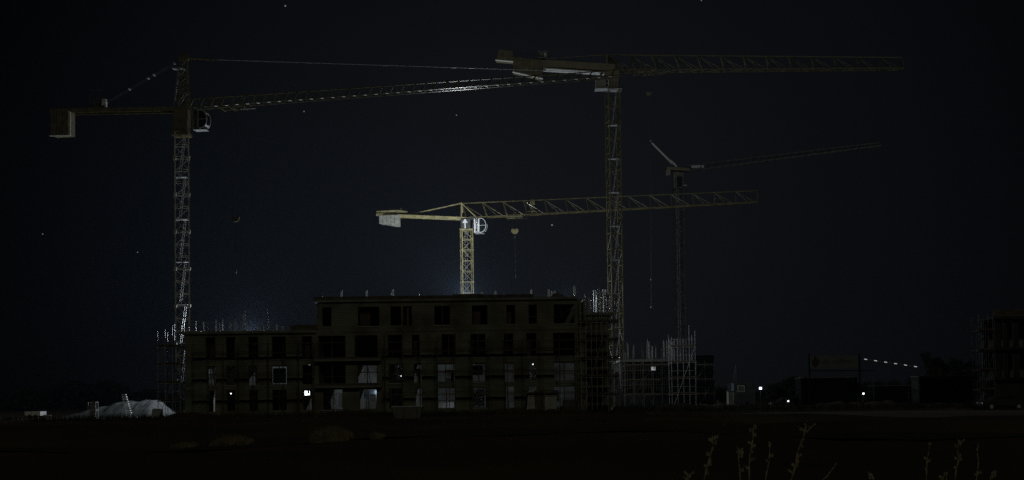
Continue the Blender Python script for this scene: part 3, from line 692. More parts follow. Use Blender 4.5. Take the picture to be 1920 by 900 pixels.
for sd in (-.6, .6): cj.bar(A+wv*sd-V(0,0,.1), Cend+wv*sd-V(0,0,.1), .12, .45)
cj.bar(A+V(0,0,.15), Cend+V(0,0,.15), 1.2, .06); cj.build('counter_jib', 'olive', lc)
slab_stack(Cend+u*.2-V(0,0,.15), Cend+u*2.45-V(0,0,.15), [2.85, 2.8, 2.8], 1.7, lc, m='darkweight')
q1, q2 = at(136.5, 213, DL-1), at(136.5, 256, DL-1)
MB().box((q1.x-.09, DL-1.95, q2.z), (q1.x+.04, DL-1.80, q1.z)).box((at(98, 256, DL-1).x, DL-1.9, q2.z-.07), (q1.x, DL-1.6, q2.z-.02)).build('ballast_frame', 'white', lc)  # white strips standing for the lit right and bottom edges
MB().tube(at(326, 118, DL), at(190, 196, DL), .035).tube(at(326, 118, DL)+V(0,.5,0), at(190, 196, DL)+V(0,.5,0), .035).tube(at(326, 118, DL), ap, .04).build('tie_bar', 'steel', lc)
for f_ in (0, .28, .36, .62):
    p = at(326-136*f_, 118+78*f_, DL); MB().box((p.x-.09, p.y-.1, p.z-.06), (p.x+.09, p.y+.6, p.z+.06)).build('pendant_joint', 'galv', lc)
pe = at(1090, 134.5, DL-6.3)
MB().tube(at(402, 112, DL), pe, .03).build('tie_bar', 'galv', lc)
for px in (735, 862, 895): p = at(402, 112, DL).lerp(pe, (px-402)/688); MB().bar(p-u*.6, p+u*.6, .09, .05).build('pendant_joint', 'galv', lc)
p = at(560, 167, DL-1.6); MB().tube(at(402, 112, DL), at(580, 168, DL-1.8), .022).build('tie_bar', 'steel', lc)
winch(at(186, 204, DL), lc, s=1.15); MB().bar(at(168, 204, DL), at(168, 170, DL), .08).bar(at(168, 170, DL), at(192, 169, DL), .08).build('winch_frame', 'steel', lc)
handrail(A-u*2, Cend+u*.3, 1.0, 12, lc, wv*.7)
cab(at(360, 207, DL-1.1), u, wv, at(360, 207, DL-1).z-at(360, 241, DL-1).z, lc, True, bm='darkweight', sm='cabgrey', back=.85, front=.95)
tp = trolley(A, B, .115, 1.3, lc, 'olive', L=3.0)
hook(tp, at(447, 411, tp.y).z, lc, m='olive', s=.85, chain=5.2)

# ---- right crane (tall flat-top)
DR = 185.0
rbp = at(1152, 400, DR); bx = rbp.x
rc = thing('tall_flat_top_crane', 'tallest flat-top tower crane, mast right of centre, its long jib reaching to the right', 'crane', (bx, DR, 0), 'tower cranes on the building site')
zt = at(1150, 170, DR).z
lattice_mast(bx, DR, 1.66, R(14), 0, zt, 2.3, 'olive', rc, r=.085, dr=.04, zig=4.9)
A = at(1152, 134, DR); B = at(1692, 129.5, DR); At = at(1137, 103, DR); Bt = at(1692, 108, DR)
u = (B-A); u.z = 0; u.normalize(); wv = V(u.y, -u.x, 0)
truss(A, B, At, Bt, 1.7, 13, 'dimmedjib', rc, r=.085, dr=.065, taper=.7)
MB().prism([V(bx-.75, DR-.9, zt+.1), V(bx+.75, DR-.9, zt+.1), V(bx+1.0, DR-.9, A.z+.1), V(bx-.9, DR-.9, A.z+.1)], (0, 1.8, 0)).build('slewing_unit', 'olive', rc, bevel=.04)
hb = V(At.x, At.y, A.z); hf = MB()
for sd in (-.7, .7): hf.bar(hb+wv*sd, At+wv*sd*.3, .3); hf.bar(At+wv*sd*.3, A+u*1.7+wv*sd, .14)
hf.bar(hb-wv*.7, hb+wv*.7, .3); hf.build('tower_head', 'olive', rc)
Cend = at(932, 112, DR-2.5)
MB().bar(A+V(0,-.7,.38), at(962, 115.5, DR-3), .22, 1.0).bar(A+V(0,.7,.38), at(962, 115.5, DR-1.6), .22, 1.0).bar(A+V(0,0,.3), at(962, 118, DR-2.2), 1.3, .06).build('counter_jib', 'olive', rc)
P, Q = at(932, 92, DR-3.2), at(963, 94, DR-2.6)
MB().prism([at(936, 93, DR-3.3), at(963, 95, DR-3.3), at(962, 114, DR-3.3), at(930, 111, DR-3.3)], (0, 1.9, 0)).build('counterweight', 'darkweight', rc, bevel=.04)
MB().prism([at(962, 106, DR-3.3), at(1017, 113, DR-3.3), at(1017, 146, DR-3.3), at(962, 133, DR-3.3)], (0, 1.9, 0)).build('counterweight', 'darkweight', rc, bevel=.04)
MB().prism([at(961, 133.2, DR-3.34), at(1018, 146.2, DR-3.34), at(1018, 147.4, DR-3.34), at(961, 134.6, DR-3.34)], (0, .5, 0)).build('ballast_glint_strip', 'white', rc)  # white strips added as the glint under the counterweights
MB().prism([at(929, 111.2, DR-3.34), at(963, 114.2, DR-3.34), at(963, 115.2, DR-3.34), at(929, 112.4, DR-3.34)], (0, .5, 0)).build('ballast_glint_strip', 'white', rc)
MB().prism([at(1019, 127.0, DR-2.75), at(1134, 134.6, DR-1.0), at(1134, 136.4, DR-1.0), at(1019, 128.8, DR-2.75)], (0, 1.6, 0)).build('beam_glint_strip', 'white', rc)  # white strip painted in as the bright streak below the counter-jib
MB().bar(At, at(1045, 109, DR-1), .09).bar(at(1045, 109, DR-1), at(1000, 112, DR-1.4), .09).build('tie_bar', 'olive', rc)
winch(at(1016, 111, DR-1.5), rc, s=.9); MB().bar(at(1009, 96, DR-1.5), at(1028, 96, DR-1.5), .06).bar(at(1016, 96, DR-1.5), at(1016, 110, DR-1.5), .06).build('winch_frame', 'galv', rc)
handrail(A-u*1.2, at(965, 112, DR-2), .9, 8, rc, wv*.75)
cab(at(1117, 147.5, DR-1.2), u, wv, 1.35, rc, False, bm='cabgrey', sm='cabgrey', back=1.5, front=.35)
MB().box((bx-2.6, DR-1.5, zt-.02), (bx-.9, DR+.3, zt+.07)).box((bx-.895, DR-1.1, zt), (bx+1.3, DR+1.0, zt+.06)).build('platform', 'galv', rc)
handrail((bx-.9, DR-1.15, zt+.06), (bx+1.35, DR-1.15, zt+.06), 1.0, 5, rc)
tp = trolley(A, B, .105, 1.6, rc, 'olive', L=3.2)
tp2 = tp+V(.6, 0, 0)
hook(tp2, at(1215, 176, tp2.y).z, rc, m='olive', s=.7, chain=0)
hp = at(1215, 190, tp2.y)
MB().tube(V(hp.x, hp.y, hp.z+.2), at(1220, 262, tp2.y), .022, n=4).tube(at(1220, 262, tp2.y), at(1221, 576, tp2.y), .02, n=4).build('load_chain', 'steel', rc)
for py in (524, 576): p = at(1221, py, tp2.y); MB().ball(p, .13, 8, 6).build('chain_hook', 'galv', rc)

# ---- far crane (low luffing jib)
DF = 235.0
fb = at(1273, 450, DF); bx = fb.x
fc = thing('luffing_crane', 'dim far tower crane on the right with a leaning back frame and low jib', 'crane', (bx, DF, 0), 'tower cranes on the building site')
zt = at(1272, 354, DF).z
lattice_mast(bx, DF, 1.5, R(12), 0, zt, 2.0, 'steel', fc, r=.08, dr=.05)
MB().prism([V(bx-.9, DF-.8, zt), V(bx+.8, DF-.8, zt), V(bx+1.0, DF-.8, at(1272, 324, DF).z), V(bx-1.0, DF-.8, at(1272, 324, DF).z)], (0, 1.6, 0)).build('slewing_unit', 'steel', fc)
MB().bar(at(1249, 317, DF), at(1292, 319, DF), 1.6, .5).build('counter_jib', 'olive', fc)
slab_stack(at(1249, 320, DF), at(1256, 320, DF), [.9, .9], 1.5, fc)
A = at(1284, 322, DF); B = at(1652, 273, DF-3); At = at(1284, 311, DF); Bt = at(1652, 267, DF-3)
truss(A, B, At, Bt, 1.2, 26, 'steel', fc, style='S', r=.07, dr=.035)
af = MB()
for d in (-.6, .6): af.bar(at(1268, 314, DF)+V(0, d, 0), at(1222, 268, DF)+V(0, d*.4, 0), .12)
af.bar(at(1270, 312, DF), at(1258, 300, DF), .08); af.build('back_frame', mat('bright_strut', (.82, .83, .84), .3, 0, .05, 1, coat=1), fc)
MB().ball(at(1220, 264, DF), .16, 8, 6).build('frame_head', 'white', fc)
p = at(1268.5, 330, DF-1.2); co = MB().bar(p, at(1268.5, 352, DF-1.2), .14).bar(p, at(1279, 330, DF-1.2), .14).bar(at(1268.5, 352, DF-1.2), at(1278, 352, DF-1.2), .14).bar(at(1279, 330, DF-1.2), at(1281, 342, DF-1.2), .08).bar(at(1281, 342, DF-1.2), at(1278, 352, DF-1.2), .08).build('cab', 'cabin', fc)
MB().prism([p+V(.05,.05,-.05), at(1279, 331, DF-1.15), at(1280, 342, DF-1.15), at(1277.5, 351, DF-1.15), at(1269, 351, DF-1.15)], (0, 1.1, 0)).build('glass', 'glass', co)
MB().bar(at(1281, 348, DF-1), at(1287, 348, DF-1), .8, .15).build('platform', 'galv', fc)
MB().box((A.x+1.2, DF-.5, at(1300, 316, DF).z), (A.x+3.5, DF+.4, at(1300, 312, DF).z+.1)).build('winch', 'galv', fc)

# ================================================================== rear floodlight towers (their light shows, they stand behind the buildings)
def light_tower(px, Y, z, power, label, aim=None):
    p = at(px, 700, Y); th = thing('light_tower', label, 'floodlight mast', (p.x, Y, 0), 'mobile floodlight masts')
    MB().tube((p.x, Y, 0), (p.x, Y, z-.1), .06).build('pole', 'galv', th)
    MB().box((p.x-1.0, Y-.6, .25), (p.x+1.0, Y+.6, 1.1)).build('generator', 'yellow', th)
    MB().box((p.x-.5, Y-.1, z-.05), (p.x+.5, Y+.1, z+.05)).build('lamp_bar', 'steel', th)
    light('lamp_light', (p.x, Y-.4, z-.1), power, (.84, .92, 1), .3, th)
    if aim: light('spot_light', (p.x+.2, Y+.3, z+.15), aim[3], (.86, .93, 1), .3, th, 'SPOT', aim=(p.x+aim[0], Y+aim[1], z+aim[2]), size=125)
    return th
light_tower(878, 196, at(878, 557, 196).z, 13500, 'tallest floodlight mast, behind the middle of the building, making the blue-white glow', aim=(-6, 3.5, 8, 18000))
light_tower(472, 160, 10.5, 9000, 'floodlight mast behind the lower left part of the building')
light_tower(1108, 163, 12.2, 700, 'floodlight mast behind the right end of the building')

# ================================================================== LEFT SIDE
def heap(name, label, cat, x0, x1, y0, y1, h_, seed, m='spoil', n1=46, n2=14, kind=None):
    rnd = random.Random(seed); ph = [rnd.uniform(0, 6) for _ in range(6)]; mb = MB()
    for j in range(n2+1):
        for i in range(n1+1):
            a, b = i/n1, j/n2; ex = min(1, min(a*2.2, (1-a)*7))**.8; ey = math.sin(math.pi*b)**.8
            z = h_*ex*ey*(.86+.07*math.sin(a*9+ph[0])+.05*math.sin(a*23+ph[1]+b*3)+.03*math.sin(a*51+ph[2])+rnd.uniform(-.03, .03))
            mb.v.append((x0+(x1-x0)*a, y0+(y1-y0)*b, z-.04))
    mb.f = [(j*(n1+1)+i, j*(n1+1)+i+1, (j+1)*(n1+1)+i+1, (j+1)*(n1+1)+i) for j in range(n2) for i in range(n1)]
    return solo(mb, name, m, label, cat, ((x0+x1)/2, (y0+y1)/2, 0), smooth=False)
heap('spoil_heap', 'long pale heap of excavated earth left of the building', 'earth heap', X(128, 158), X(326, 158), 152, 164, 2.3, 4)
th = thing('pallet_stack', 'glinting blue-white stack of frames leaning in front of the earth heap', 'stack', (X(240, 150), 150, 0))
P, Q = at(233, 740, 150), at(243, 774, 150)
for k in range(9):
    p = P.lerp(Q, k/8); MB().bar(p-V(.28, 0, 0), p+V(.22, 0, 0), .5, .12).build('frame', 'white' if k % 3 else 'galv', th)
MB().bar(P-V(.25, 0, 0), V(Q.x-.25, Q.y, .02), .06).bar(P+V(.2, 0, 0), V(Q.x+.2, Q.y, .02), .06).bar((Q.x, 150, .1), (Q.x+.9, 150, .1), .4, .12).build('stand', 'galv', th)
MB().box((P.x-1.1, 149.0, .0), (P.x-.95, 149.15, .3)).build('lamp', 'steel', th); light('lamp_light', (P.x-.75, 149.0, .75), 9, (.55, .8, 1), .12, th)  # unseen blue light added to brighten the stack, with a small dummy box
th = thing('mesh_cage', 'open steel mesh cage at the left foot of the earth heap', 'cage', (X(174, 149), 149, 0))
a, b = X(167, 149), X(181, 149); mb = MB()
for x in (a, b):
    for y in (148.6, 149.5): mb.bar((x, y, 0), (x, y, 1.95), .06)
for z in (.1, 1.05, 1.95):
    for y in (148.6, 149.5): mb.bar((a, y, z), (b, y, z), .05)
    for x in (a, b): mb.bar((x, 148.6, z), (x, 149.5, z), .05)
mb.build('frame', 'galv', th); MB().box((a+.05, 149.05, .15), (b-.05, 149.08, 1.85)).build('mesh_panel', 'cabin', th)
th = thing('white_trailer', 'low white flat trailer parked at the far left edge of the site', 'trailer', (X(68, 152), 152, 0))
a, b = X(52, 152), X(86, 152)
MB().box((a, 151, .45), (b-.3, 153, .95)).build('bed', 'white', th, bevel=.03); MB().bar((b-.3, 152, .5), (b+.6, 152, .45), .12).build('drawbar', 'galv', th)
for x in (a+.6, b-.9): MB().tube((x, 150.95, .28), (x, 151.15, .28), .28, n=14).build('wheel', 'tyre', th)
p = at(100, 776, 150); solo(MB().box((p.x-.35, 150, 0), (p.x+.2, 150.1, .16)).box((p.x-.3, 150.02, .16), (p.x+.1, 150.08, .2)), 'loose_plank', 'white', 'short white plank lying right of the low trailer', 'plank', (p.x, 150, 0))
solo(MB().box((X(287, 146), 145.4, 0), (X(303, 146), 146.6, 1.05)).box((X(288, 146), 145.5, 1.05), (X(302, 146), 146.5, 1.12)), 'tank_box', 'lightconc', 'pale square tank between the earth heap and the scaffold tower', 'tank', (X(295, 146), 146, 0), bevel=.04)
solo(MB().ball((X(353, 147), 147.5, .95), .62, 14, 8, 1.35), 'bulk_bag', 'sheet', 'pale rounded bulk bag standing inside the foot of the scaffold tower', 'bag', (X(353, 147), 147.5, .1), smooth=True)
# low dark earth bank with grass running in front of the buildings
eb = MB(); rnd = random.Random(77); xa, xb = X(-60, 130), X(2050, 130); N_ = 320
for i in range(N_+1):
    x = xa+(xb-xa)*i/N_; h_ = (.55 if x < X(318, 130) else 1)*(.50+.16*math.sin(i*.13)+.10*math.sin(i*.41+1)+.07*math.sin(i*1.3)+rnd.uniform(-.05, .05)) + (.28 if x > X(1150, 130) else 0)
    for (y, k) in ((125, -.05), (127.5, .45), (129.5, .9), (130.6, 1), (132, .7), (134.5, -.05)): eb.v.append((x, y+rnd.uniform(-.2, .2), h_*k if k > 0 else -.05))
eb.f = [(6*i+j, 6*(i+1)+j, 6*(i+1)+j+1, 6*i+j+1) for i in range(N_) for j in range(5)]
structure(eb, 'earth_bank', 'ground', smooth=True)
gr = MB()
for _ in range(9000):
    x = rnd.uniform(xa, xb); y = rnd.uniform(126, 132); h_ = rnd.uniform(.1, .45)*(1.7 if rnd.random() < .06 else 1); z = .35 if x < X(1150, 130) else .6
    gr.add([(x-.025, y, z-.35), (x+.025, y, z-.35), (x+rnd.uniform(-.12, .12), y, z+h_)], [(0, 1, 2)])
structure(gr, 'bank_grass', 'leaf', kind='stuff')
# piles on the near field
def tuft(px0, px1, py, ph, label, seed, m='drygrass', n_=260):
    rnd = random.Random(seed); Y = 1.6*F/(py-748); x0, x1 = X(px0, Y), X(px1, Y); H = ph*Y/F; mb = MB()
    for _ in range(n_):
        a = rnd.random(); x = x0+(x1-x0)*a; y = Y+rnd.uniform(-.8, .8); h_ = H*(.4+.6*math.sin(math.pi*(.15+.75*a)))*rnd.uniform(.5, 1); g0 = hump(x, y)-.03
        dx, dy = rnd.uniform(-.15, .15), rnd.uniform(-.1, .1); wd = .02+.02*rnd.random()
        mb.add([(x-wd, y, g0), (x+wd, y, g0), (x+dx, y+dy, g0+h_)], [(0, 1, 2)])
        if rnd.random() < .5: mb.add([(x+dx*.5, y, g0+h_*.5), (x+dx*.5+.10, y+.03, g0+h_*.62), (x+dx*.5+.03, y+.02, g0+h_*.72)], [(0, 1, 2)])
    o = solo(mb, 'dry_shrub', m, label, 'shrub', ((x0+x1)/2, Y, hump((x0+x1)/2, Y)), 'dry bushes on the dark field'); return o
tuft(588, 655, 829, 34, 'widest yellowish dry bush on the dark field in front of the building', 1, n_=700)
tuft(398, 470, 824, 26, 'faint brown dry bush on the field below the left part of the building', 2, n_=500)
tuft(325, 362, 824, 22, 'small faint dry bush on the field below the scaffold tower', 3)
tuft(696, 716, 830, 18, 'small dry bush right of the widest yellowish one', 4, n_=120)
# skip and boards in front of the building
th = thing('waste_skip', 'pale grey steel skip standing in front of the building, left of its middle', 'skip', (X(765, 108), 108, 0))
a, b = X(736, 108), X(793, 108)
MB().prism([V(a+.25, 107, .12), V(b-.25, 107, .12), V(b, 107, 1.15), V(a, 107, 1.15)], (0, 1.8, 0)).build('body', 'cabin', th, bevel=.03)
MB().bar((a-.03, 106.96, 1.15), (b+.03, 106.96, 1.15), .08, .1).build('rim', 'galv', th)
for k in range(4): MB().bar((a+.45+k*(b-a-.9)/3, 106.93, .2), (a+.45+k*(b-a-.9)/3, 106.93, 1.08), .08, .1).build('rib', 'cabin', th)
for i, (px, tilt, w_, h_, m) in enumerate([(993, .55, .9, 2.5, 'board'), (1012, -.2, 1.1, 2.6, 'timber'), (1030, .35, 1.3, 2.3, 'board'), (1068, .1, 1.7, 1.5, 'timber')]):
    x = X(px, 138.6)
    solo(MB().prism([V(x-w_/2, 138.3, 0), V(x+w_/2, 138.3, 0), V(x+w_/2+tilt*.5, 139.3, h_), V(x-w_/2+tilt*.5, 139.3, h_)], (0, .06, 0)), 'leaning_board', m,
         ['tall pale board leaning left of the doorway at the right end', 'brown board leaning second from the left at the right end', 'wide pale board leaning third from the left at the right end', 'low wide brown board leaning last at the right end'][i], 'board', (x, 138.6, 0), 'boards leaning against the wall at the right end')
solo(MB().tube((X(628, 138), 138.2, .1), (X(622, 138), 139.6, 2.9), .05).box((X(633, 138), 138, .25), (X(645, 138), 138.6, .45)).bar((X(628, 138), 138.2, .3), (X(639, 138), 138.3, .35), .06), 'hand_cart', 'galv', 'upright hand cart with a long handle at the wall below the balcony slabs', 'cart', (X(630, 138), 138.3, 0))

# ================================================================== RIGHT SIDE
def cabin(name, label, px0, px1, pyt, Y, dep, m, cat='site cabin', win=None, group=None, ribs=True):
    a, b = X(px0, Y, 740), X(px1, Y, 740); zt_ = at((px0+px1)/2, pyt, Y).z; th = thing(name, label, cat, ((a+b)/2, Y+dep/2, 0), group)
    MB().box((a, Y, .12), (b, Y+dep, zt_-.1)).build('body', m, th)
    MB().box((a-.06, Y-.06, zt_-.098), (b+.06, Y+dep+.06, zt_)).build('roof', 'steel', th)
    MB().box((a-.03, Y-.03, 0), (b+.03, Y+dep, .118)).build('base_frame', 'steel', th)
    if ribs:
        n_ = max(2, int((b-a)/.45)); rbm = MB()
        for k in range(n_): x = a+(b-a)*(k+.5)/n_; rbm.bar((x, Y-.02, .15), (x, Y-.02, zt_-.15), .12, .03)
        rbm.build('corrugated_side', m, th)
    if win:
        w0, w1 = X(win[0], Y, 740), X(win[1], Y, 740); z0_, z1_ = at(win[0], win[3], Y).z, at(win[0], win[2], Y).z
        f_ = MB().box((w0, Y-.09, z0_), (w1, Y-.045, z1_)).build('window', 'white', th); MB().box((w0+.07, Y-.1, z0_+.07), (w1-.07, Y-.092, z1_-.07)).build('pane', 'cabin', f_)
    return th
cabin('site_cabin', 'dark site cabin with a pale window, left of the square lamp', 1376, 1416, 718, 162, 5, 'container', win=(1383, 1396, 723, 735))
cabin('portable_toilet', 'narrow pale portable toilet at the left side of the dark cabin', 1366, 1375, 733, 160, 1.4, 'cabgrey', 'toilet', ribs=False)
cabin('storage_container', 'wide dark storage container beneath the banner frame', 1502, 1608, 707, 156, 3, 'black', 'container')
cabin('long_container', 'long grey container in front of the trees on the right', 1724, 1828, 704, 150, 3, 'dimconc', 'container')
cabin('low_container', 'low dark container between the banner frame and the long grey container', 1640, 1712, 722, 165, 3, 'black', 'container')
th = thing('tripod_mast', 'thin A-shaped pole frame rising above the dark site cabin', 'pole frame', (X(1391, 164), 164, 0))
p = at(1388, 683, 164)
for dx in (-.9, .1, 1.0): MB().tube((p.x+dx, 164.3+abs(dx)*.4+3.2, 0), (p.x, p.y+3.2, p.z), .05).build('leg', 'steel', th)
# banner on posts
th = thing('banner_sign', 'wide faint banner with a dark red leaf-like emblem stretched between two dark posts', 'banner', (X(1565, 155), 155, 0))
for px in (1517, 1611):
    t_ = at(px, 663, 155); MB().tube((t_.x, 155, 0), (t_.x, 155, t_.z), .11).build('post', 'black', th)
a, b = at(1520, 691, 154.8), at(1608, 666, 154.8)
MB().box((a.x, 154.8, a.z), (b.x, 154.84, b.z)).build('cloth', 'banner', th)
MB().bar(at(1518, 695, 155), at(1640, 695, 155), .1).build('rail', 'black', th)
e_ = at(1529, 679, 154.7); sh = [(0,-.85),(.32,-.45),(.5,.05),(.48,.4),(.2,.25),(.08,.9),(-.08,.9),(-.2,.25),(-.48,.4),(-.5,.05),(-.32,-.45)]
MB().prism([V(e_.x+a*.85, 154.77, e_.z+b*.8) for a, b in sh], (0, .02, 0)).build('emblem', 'bannerdark', th)
# unreadable faded line of print on the banner
pr = MB(); x = at(1541, 679, 154.7).x; rnd = random.Random(9); z = e_.z
for k in range(11):
    w_ = .2+.12*rnd.random()
    if k != 3: pr.box((x, 154.775, z-.16), (x+w_, 154.79, z+(.2 if rnd.random() < .6 else .36)))
    x += w_+.09
pr.build('print', mat('faded_print', (.11, .10, .085), .9), th)
# string of lamps
th = thing('light_string', 'string of six small white lights sloping from the banner post down to the trees', 'string lights', at(1612, 672, 157))
P, Q = at(1612, 672, 157), at(1735, 690, 157)
MB().tube(P, Q, .02, n=4).build('cable', 'steel', th)
for k in range(6):
    p = P.lerp(Q, .09+.152*k); MB().tube(p-V(.17, 0, -.03), p+V(.17, 0, -.03), .045, n=8).build('light', emit('string_light', (.8, .8, .78), .5) if k == 0 else bpy.data.materials['string_light'], th)
    if k < 5:
        p = P.lerp(Q, .166+.152*k); MB().tube(p-V(.2, 0, -.03), p+V(.2, 0, -.03), .03, n=6).build('light_socket', 'galv', th)
for i, (px, py) in enumerate([(1637, 690), (1703, 712), (1868, 706)]):
    t_ = at(px, py, 153); solo(MB().tube((t_.x, 153, 0), (t_.x, 153, t_.z), .05, .035).tube((t_.x-.25, 153, t_.z), (t_.x+.25, 153, t_.z), .03), 'thin_post', 'steel', ['thin grey post right of the round low lamp', 'thin post left of the long grey container', 'thin post in front of the far right building'][i], 'post', (t_.x, 153, 0))
# right edge building
rbld = thing('edge_building', 'dark unfinished concrete building cut off by the right edge of the view', 'building', (X(1900, 134), 136, 0))
a, b = X(1866, 134), X(2060, 134); zz = [0, 3.1, 6.0, 9.5]
zt_ = at(1880, 596, 134).z; zz = [0, zt_*.33, zt_*.66, zt_]
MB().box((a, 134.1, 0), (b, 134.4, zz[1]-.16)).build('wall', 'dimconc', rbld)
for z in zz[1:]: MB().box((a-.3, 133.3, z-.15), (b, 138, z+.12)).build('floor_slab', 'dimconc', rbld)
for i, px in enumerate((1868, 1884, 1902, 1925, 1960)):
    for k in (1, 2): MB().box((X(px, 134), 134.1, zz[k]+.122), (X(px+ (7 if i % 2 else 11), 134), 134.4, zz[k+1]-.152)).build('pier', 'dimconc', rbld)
MB().box((a, 137.5, .02), (b, 137.8, zt_-.2)).build('rear_wall', 'wall', rbld)
MB().box((a-.2, 133.32, zt_+.122), (b, 133.6, zt_+.85)).build('parapet', 'timber', rbld)
# parked car
def car(px, Y, label):
    x = X(px, Y); L = 4.4; th = thing('parked_car', label, 'car', (x, Y, 0))
    prof = [(0,.35),(0,.75),(.15,.92),(.95,1.0),(1.6,1.42),(3.1,1.46),(3.95,1.02),(4.35,.92),(4.4,.4)]
    MB().prism([V(x+a, Y, z) for a, z in prof], (0, 1.7, 0)).build('body', 'carpaint', th, bevel=.06)
    MB().prism([V(x+a, Y-.012, z) for a, z in [(1.15,1.02),(1.7,1.36),(3.05,1.39),(3.7,1.04)]], (0, .01, 0)).build('window', 'glass', th)
    for a in (.85, 3.5): wh = MB().tube((x+a, Y-.03, .32), (x+a, Y+.2, .32), .32, n=18).build('wheel', 'tyre', th); MB().tube((x+a, Y-.04, .32), (x+a, Y-.032, .32), .19, n=12).build('rim', 'galv', wh)
    for y in (.15, 1.3): MB().box((x-.02, Y+y, .62), (x+.05, Y+y+.28, .78)).build('headlight', 'white', th)
    MB().box((x+4.38, Y+.1, .7), (x+4.42, Y+1.6, .82)).build('tail_light', 'redbrown', th)
car(1841, 124, 'parked car with a glinting front corner before the far right building')
car(1445, 158, 'dark parked car between the square lamp and the wide container')
# tree builder: trunk, limbs and many small leaf faces spread in uneven clumps
def tree(px, Y, pyt, wpx, label, seed, group='trees behind the containers on the right'):
    rnd = random.Random(seed); x = X(px, Y); H = at(px, pyt, Y).z; Rr = wpx*Y/F/2
    th = thing('broadleaf_tree', label, 'tree', (x, Y, 0), group); tr = MB()
    tr.tube((x, Y, 0), (x+.1, Y, H*.35), .22, .15); tr.tube((x+.1, Y, H*.35), (x, Y, H*.8), .15, .04)
    lm = []
    for k in range(9):
        a = rnd.uniform(0, 6.28); z = H*rnd.uniform(.3, .65); q = V(x+Rr*.75*math.cos(a)*rnd.uniform(.5, 1), Y+Rr*.7*math.sin(a), z+H*rnd.uniform(.08, .28)); tr.tube((x, Y, z), q, .07, .02); lm.append(q)
    tr.build('trunk', 'bark', th); cr = MB()
    cl = lm+[V(x+rnd.uniform(-.8, .8)*Rr, Y+rnd.uniform(-.7, .7)*Rr, H*rnd.uniform(.3, .9)) for _ in range(16)]
    for c in cl:
        c.z = min(c.z, H*.9); rc_ = Rr*rnd.uniform(.25, .42)
        for _ in range(170):
            d = V(rnd.gauss(0, 1), rnd.gauss(0, 1), rnd.gauss(0, .8)).normalized()*rc_*rnd.random()**.5; p = c+d; s = rnd.uniform(.08, .2)
            t1 = V(rnd.uniform(-1, 1), rnd.uniform(-1, 1), rnd.uniform(-1, 1)).normalized()*s; t2 = V(rnd.uniform(-1, 1), rnd.uniform(-1, 1), rnd.uniform(-1, 1)).normalized()*s
            cr.add([p-t1, p+t2, p+t1, p-t2], [(0, 1, 2, 3)])
    cr.build('crown', 'leaf', th); return th
tree(1758, 175, 655, 52, 'tallest dome-shaped dark tree above the left end of the long grey container', 1)
tree(1800, 180, 668, 56, 'broad dark tree just right of the tallest one', 2)
tree(1838, 185, 680, 50, 'dark tree half hidden by the scaffold at the right edge', 3)
tree(1720, 190, 702, 46, 'low dark tree left of the long grey container', 4)
tree(1655, 200, 716, 60, 'low round tree behind the low dark container', 5)
tree(1490, 190, 706, 44, 'small dark tree left of the banner frame', 6)
tree(1458, 200, 716, 46, 'lowest dark bushy tree between cabin and banner', 7)
tree(1345, 210, 724, 40, 'small dark tree right of the dark scaffold', 8)
# treelines far off
def treeline(x0, x1, Y, h_, n_, seed):
    rnd = random.Random(seed); mb = MB()
    for k in range(n_):
        a = k/n_; x = x0+(x1-x0)*a; hh = h_*(.7+.2*math.sin(a*11+seed)+.12*math.sin(a*37)+.08*rnd.random())
        mb.tube((x, Y+2, 0), (x, Y+2, hh*.7), .3, .1, n=5)
        for _ in range(90):
            z = hh*rnd.random()**.7; p = V(x+rnd.gauss(0, (x1-x0)/n_*.9), Y+rnd.uniform(-5, 6), z); s = rnd.uniform(.5, 1.2)
            t1 = V(rnd.uniform(-1, 1), rnd.uniform(-1, 1), rnd.uniform(-1, 1)).normalized()*s; t2 = V(rnd.uniform(-1, 1), rnd.uniform(-1, 1), rnd.uniform(-1, 1)).normalized()*s
            mb.add([p-t1, p+t2, p+t1, p-t2], [(0, 1, 2, 3)])
    o = mb.build('distant_woodland', 'leaf'); o['kind'] = 'stuff'; return o
treeline(X(-120, 420), X(330, 420), 420, 9.5, 60, 1)
treeline(X(1340, 520), X(2050, 520), 520, 6.0, 90, 3)

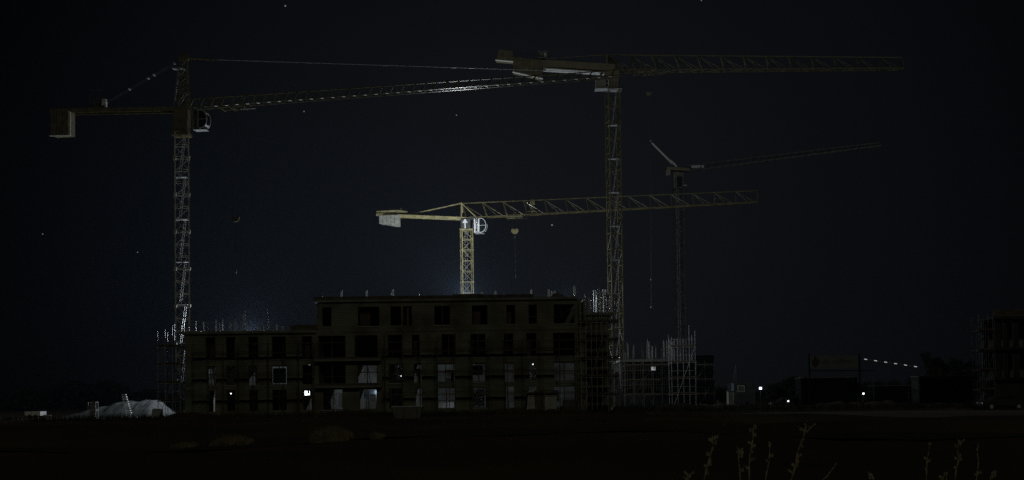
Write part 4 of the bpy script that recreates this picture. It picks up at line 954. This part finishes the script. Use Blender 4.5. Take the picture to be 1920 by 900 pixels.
# ================================================================== FOREGROUND WEEDS
def weed(px_b, px_t, py_t, Y, label, seed, thick=.006, head=.04, bits=5, fork=False):
    rnd = random.Random(seed); b = V(X(px_b, Y, 890), Y, 0); t_ = at(px_t, py_t, Y)
    # the stalk leans: bottom of frame point extended to the ground
    lo = at(px_b, 899, Y); d = (t_-lo); k = (lo.z)/max(.05, d.z); b = lo-d*k*.6; b.z = 0
    th = thing('dry_weed', label, 'weed', b, 'dry weed stalks in the foreground'); st = MB()
    pts = []
    for i in range(9):
        a = i/8; p = b.lerp(lo, min(1, a*2)) if a < .5 else lo.lerp(t_, (a-.5)*2)
        pts.append(p+V(rnd.uniform(-.006, .006), 0, 0))
    pts[-1] = t_
    for i in range(8): st.tube(pts[i], pts[i+1], thick*(1.25-.09*i), thick*(1.25-.09*(i+1)))
    st.build('stem', 'straw', th, smooth=True)
    hd = MB()
    for i in range(7): hd.ball(t_+V(rnd.uniform(-.45, .45)*head, rnd.uniform(-.5, .5)*head, rnd.uniform(-1.1, .2)*head), head*rnd.uniform(.10, .28), 6, 4, 1.3)
    if fork: hd.tube(t_-V(0, 0, head), t_+V(head*1.2, 0, head*.2), .003).ball(t_+V(head*1.25, 0, head*.15), head*.22, 6, 4)
    hd.build('seed_head', 'straw', th)
    lf = MB()
    for _ in range(bits):
        a = rnd.uniform(.55, .97); p = lo.lerp(t_, (a-.5)*2); sd = rnd.choice((-1, 1)); L = rnd.uniform(.008, .022)
        q = p+V(sd*L, rnd.uniform(-.01, .01), L*rnd.uniform(.2, .9)); lf.tube(p, q, .0025); lf.ball(q, rnd.uniform(.004, .008), 6, 4, 1.3)
        lf.add([p, q+V(0, 0, .01), q+V(sd*.015, .01, .02), p+V(0, 0, .012)], [(0, 1, 2, 3)])
    lf.build('leaves', 'straw', th)
    return th
weed(1320, 1340, 817, 6.5, 'knobbly dry weed stalk leaning right, leftmost of the tall ones', 1, .007, .026, 12)
weed(1386, 1384, 842, 6.2, 'straight stalk with a small forked tip, second among the tall ones', 2, .005, .018, 6, True)
weed(1404, 1412, 801, 6.6, 'tall upright dry stalk with a broad seed head, third from the left', 3, .007, .034, 7)
weed(1437, 1443, 830, 6.0, 'thin straight stalk with a bare tip right of the broad seed head', 4, .005, .014, 2)
weed(1482, 1512, 798, 6.4, 'tallest dry weed, leaning far to the right with a forked seed head', 5, .008, .032, 9, True)
weed(1546, 1568, 868, 6.0, 'short bare stalk leaning right after the tallest weed', 6, .005, .006, 0)
weed(1736, 1743, 829, 7.0, 'slim stalk with a tiny head, first of the right-hand stalks', 7, .0055, .016, 4)
weed(1792, 1798, 826, 6.8, 'slim stalk with an umbrella-like tip, second of the right-hand stalks', 8, .0055, .022, 5, True)
weed(1832, 1834, 833, 8.0, 'faint slender stalk, last of the right-hand stalks', 9, .006, .012, 3)
weed(1284, 1285, 888, 5.6, 'low flat-topped umbel just peeping up at the bottom left of the weeds', 10, .004, .028, 2, True)
weed(1637, 1636, 893, 6.0, 'very low stub of a stalk at the bottom, in the gap between the weeds', 11, .004, .018, 2)
weed(1766, 1770, 890, 6.0, 'low seed head at the bottom, left of the umbrella-tipped stalk', 12, .004, .022, 3)
weed(1858, 1860, 888, 6.0, 'low seed head at the bottom, rightmost of all the weeds', 13, .004, .020, 3)

# ================================================================== STARS
for i, (px, py, lab) in enumerate([(535, 11, 'bright star near the top edge, above the left crane jib'), (570, 209, 'faint star just under the left crane jib'), (856, 216, 'faint star below the middle of the left crane jib'),
                                   (80, 439, 'star low at the far left, beside nothing else'), (258, 473, 'faint star left of the left crane mast'), (1035, 422, 'star right of the centre crane hook'),
                                   (1315, 1, 'star at the very top edge above the tall crane jib')]):
    p = at(px, py, 3500); solo(MB().ball(p, 2.2 if i in (0, 5) else 1.5, 8, 6), 'star', 'star', lab, 'star', p, 'stars in the night sky')
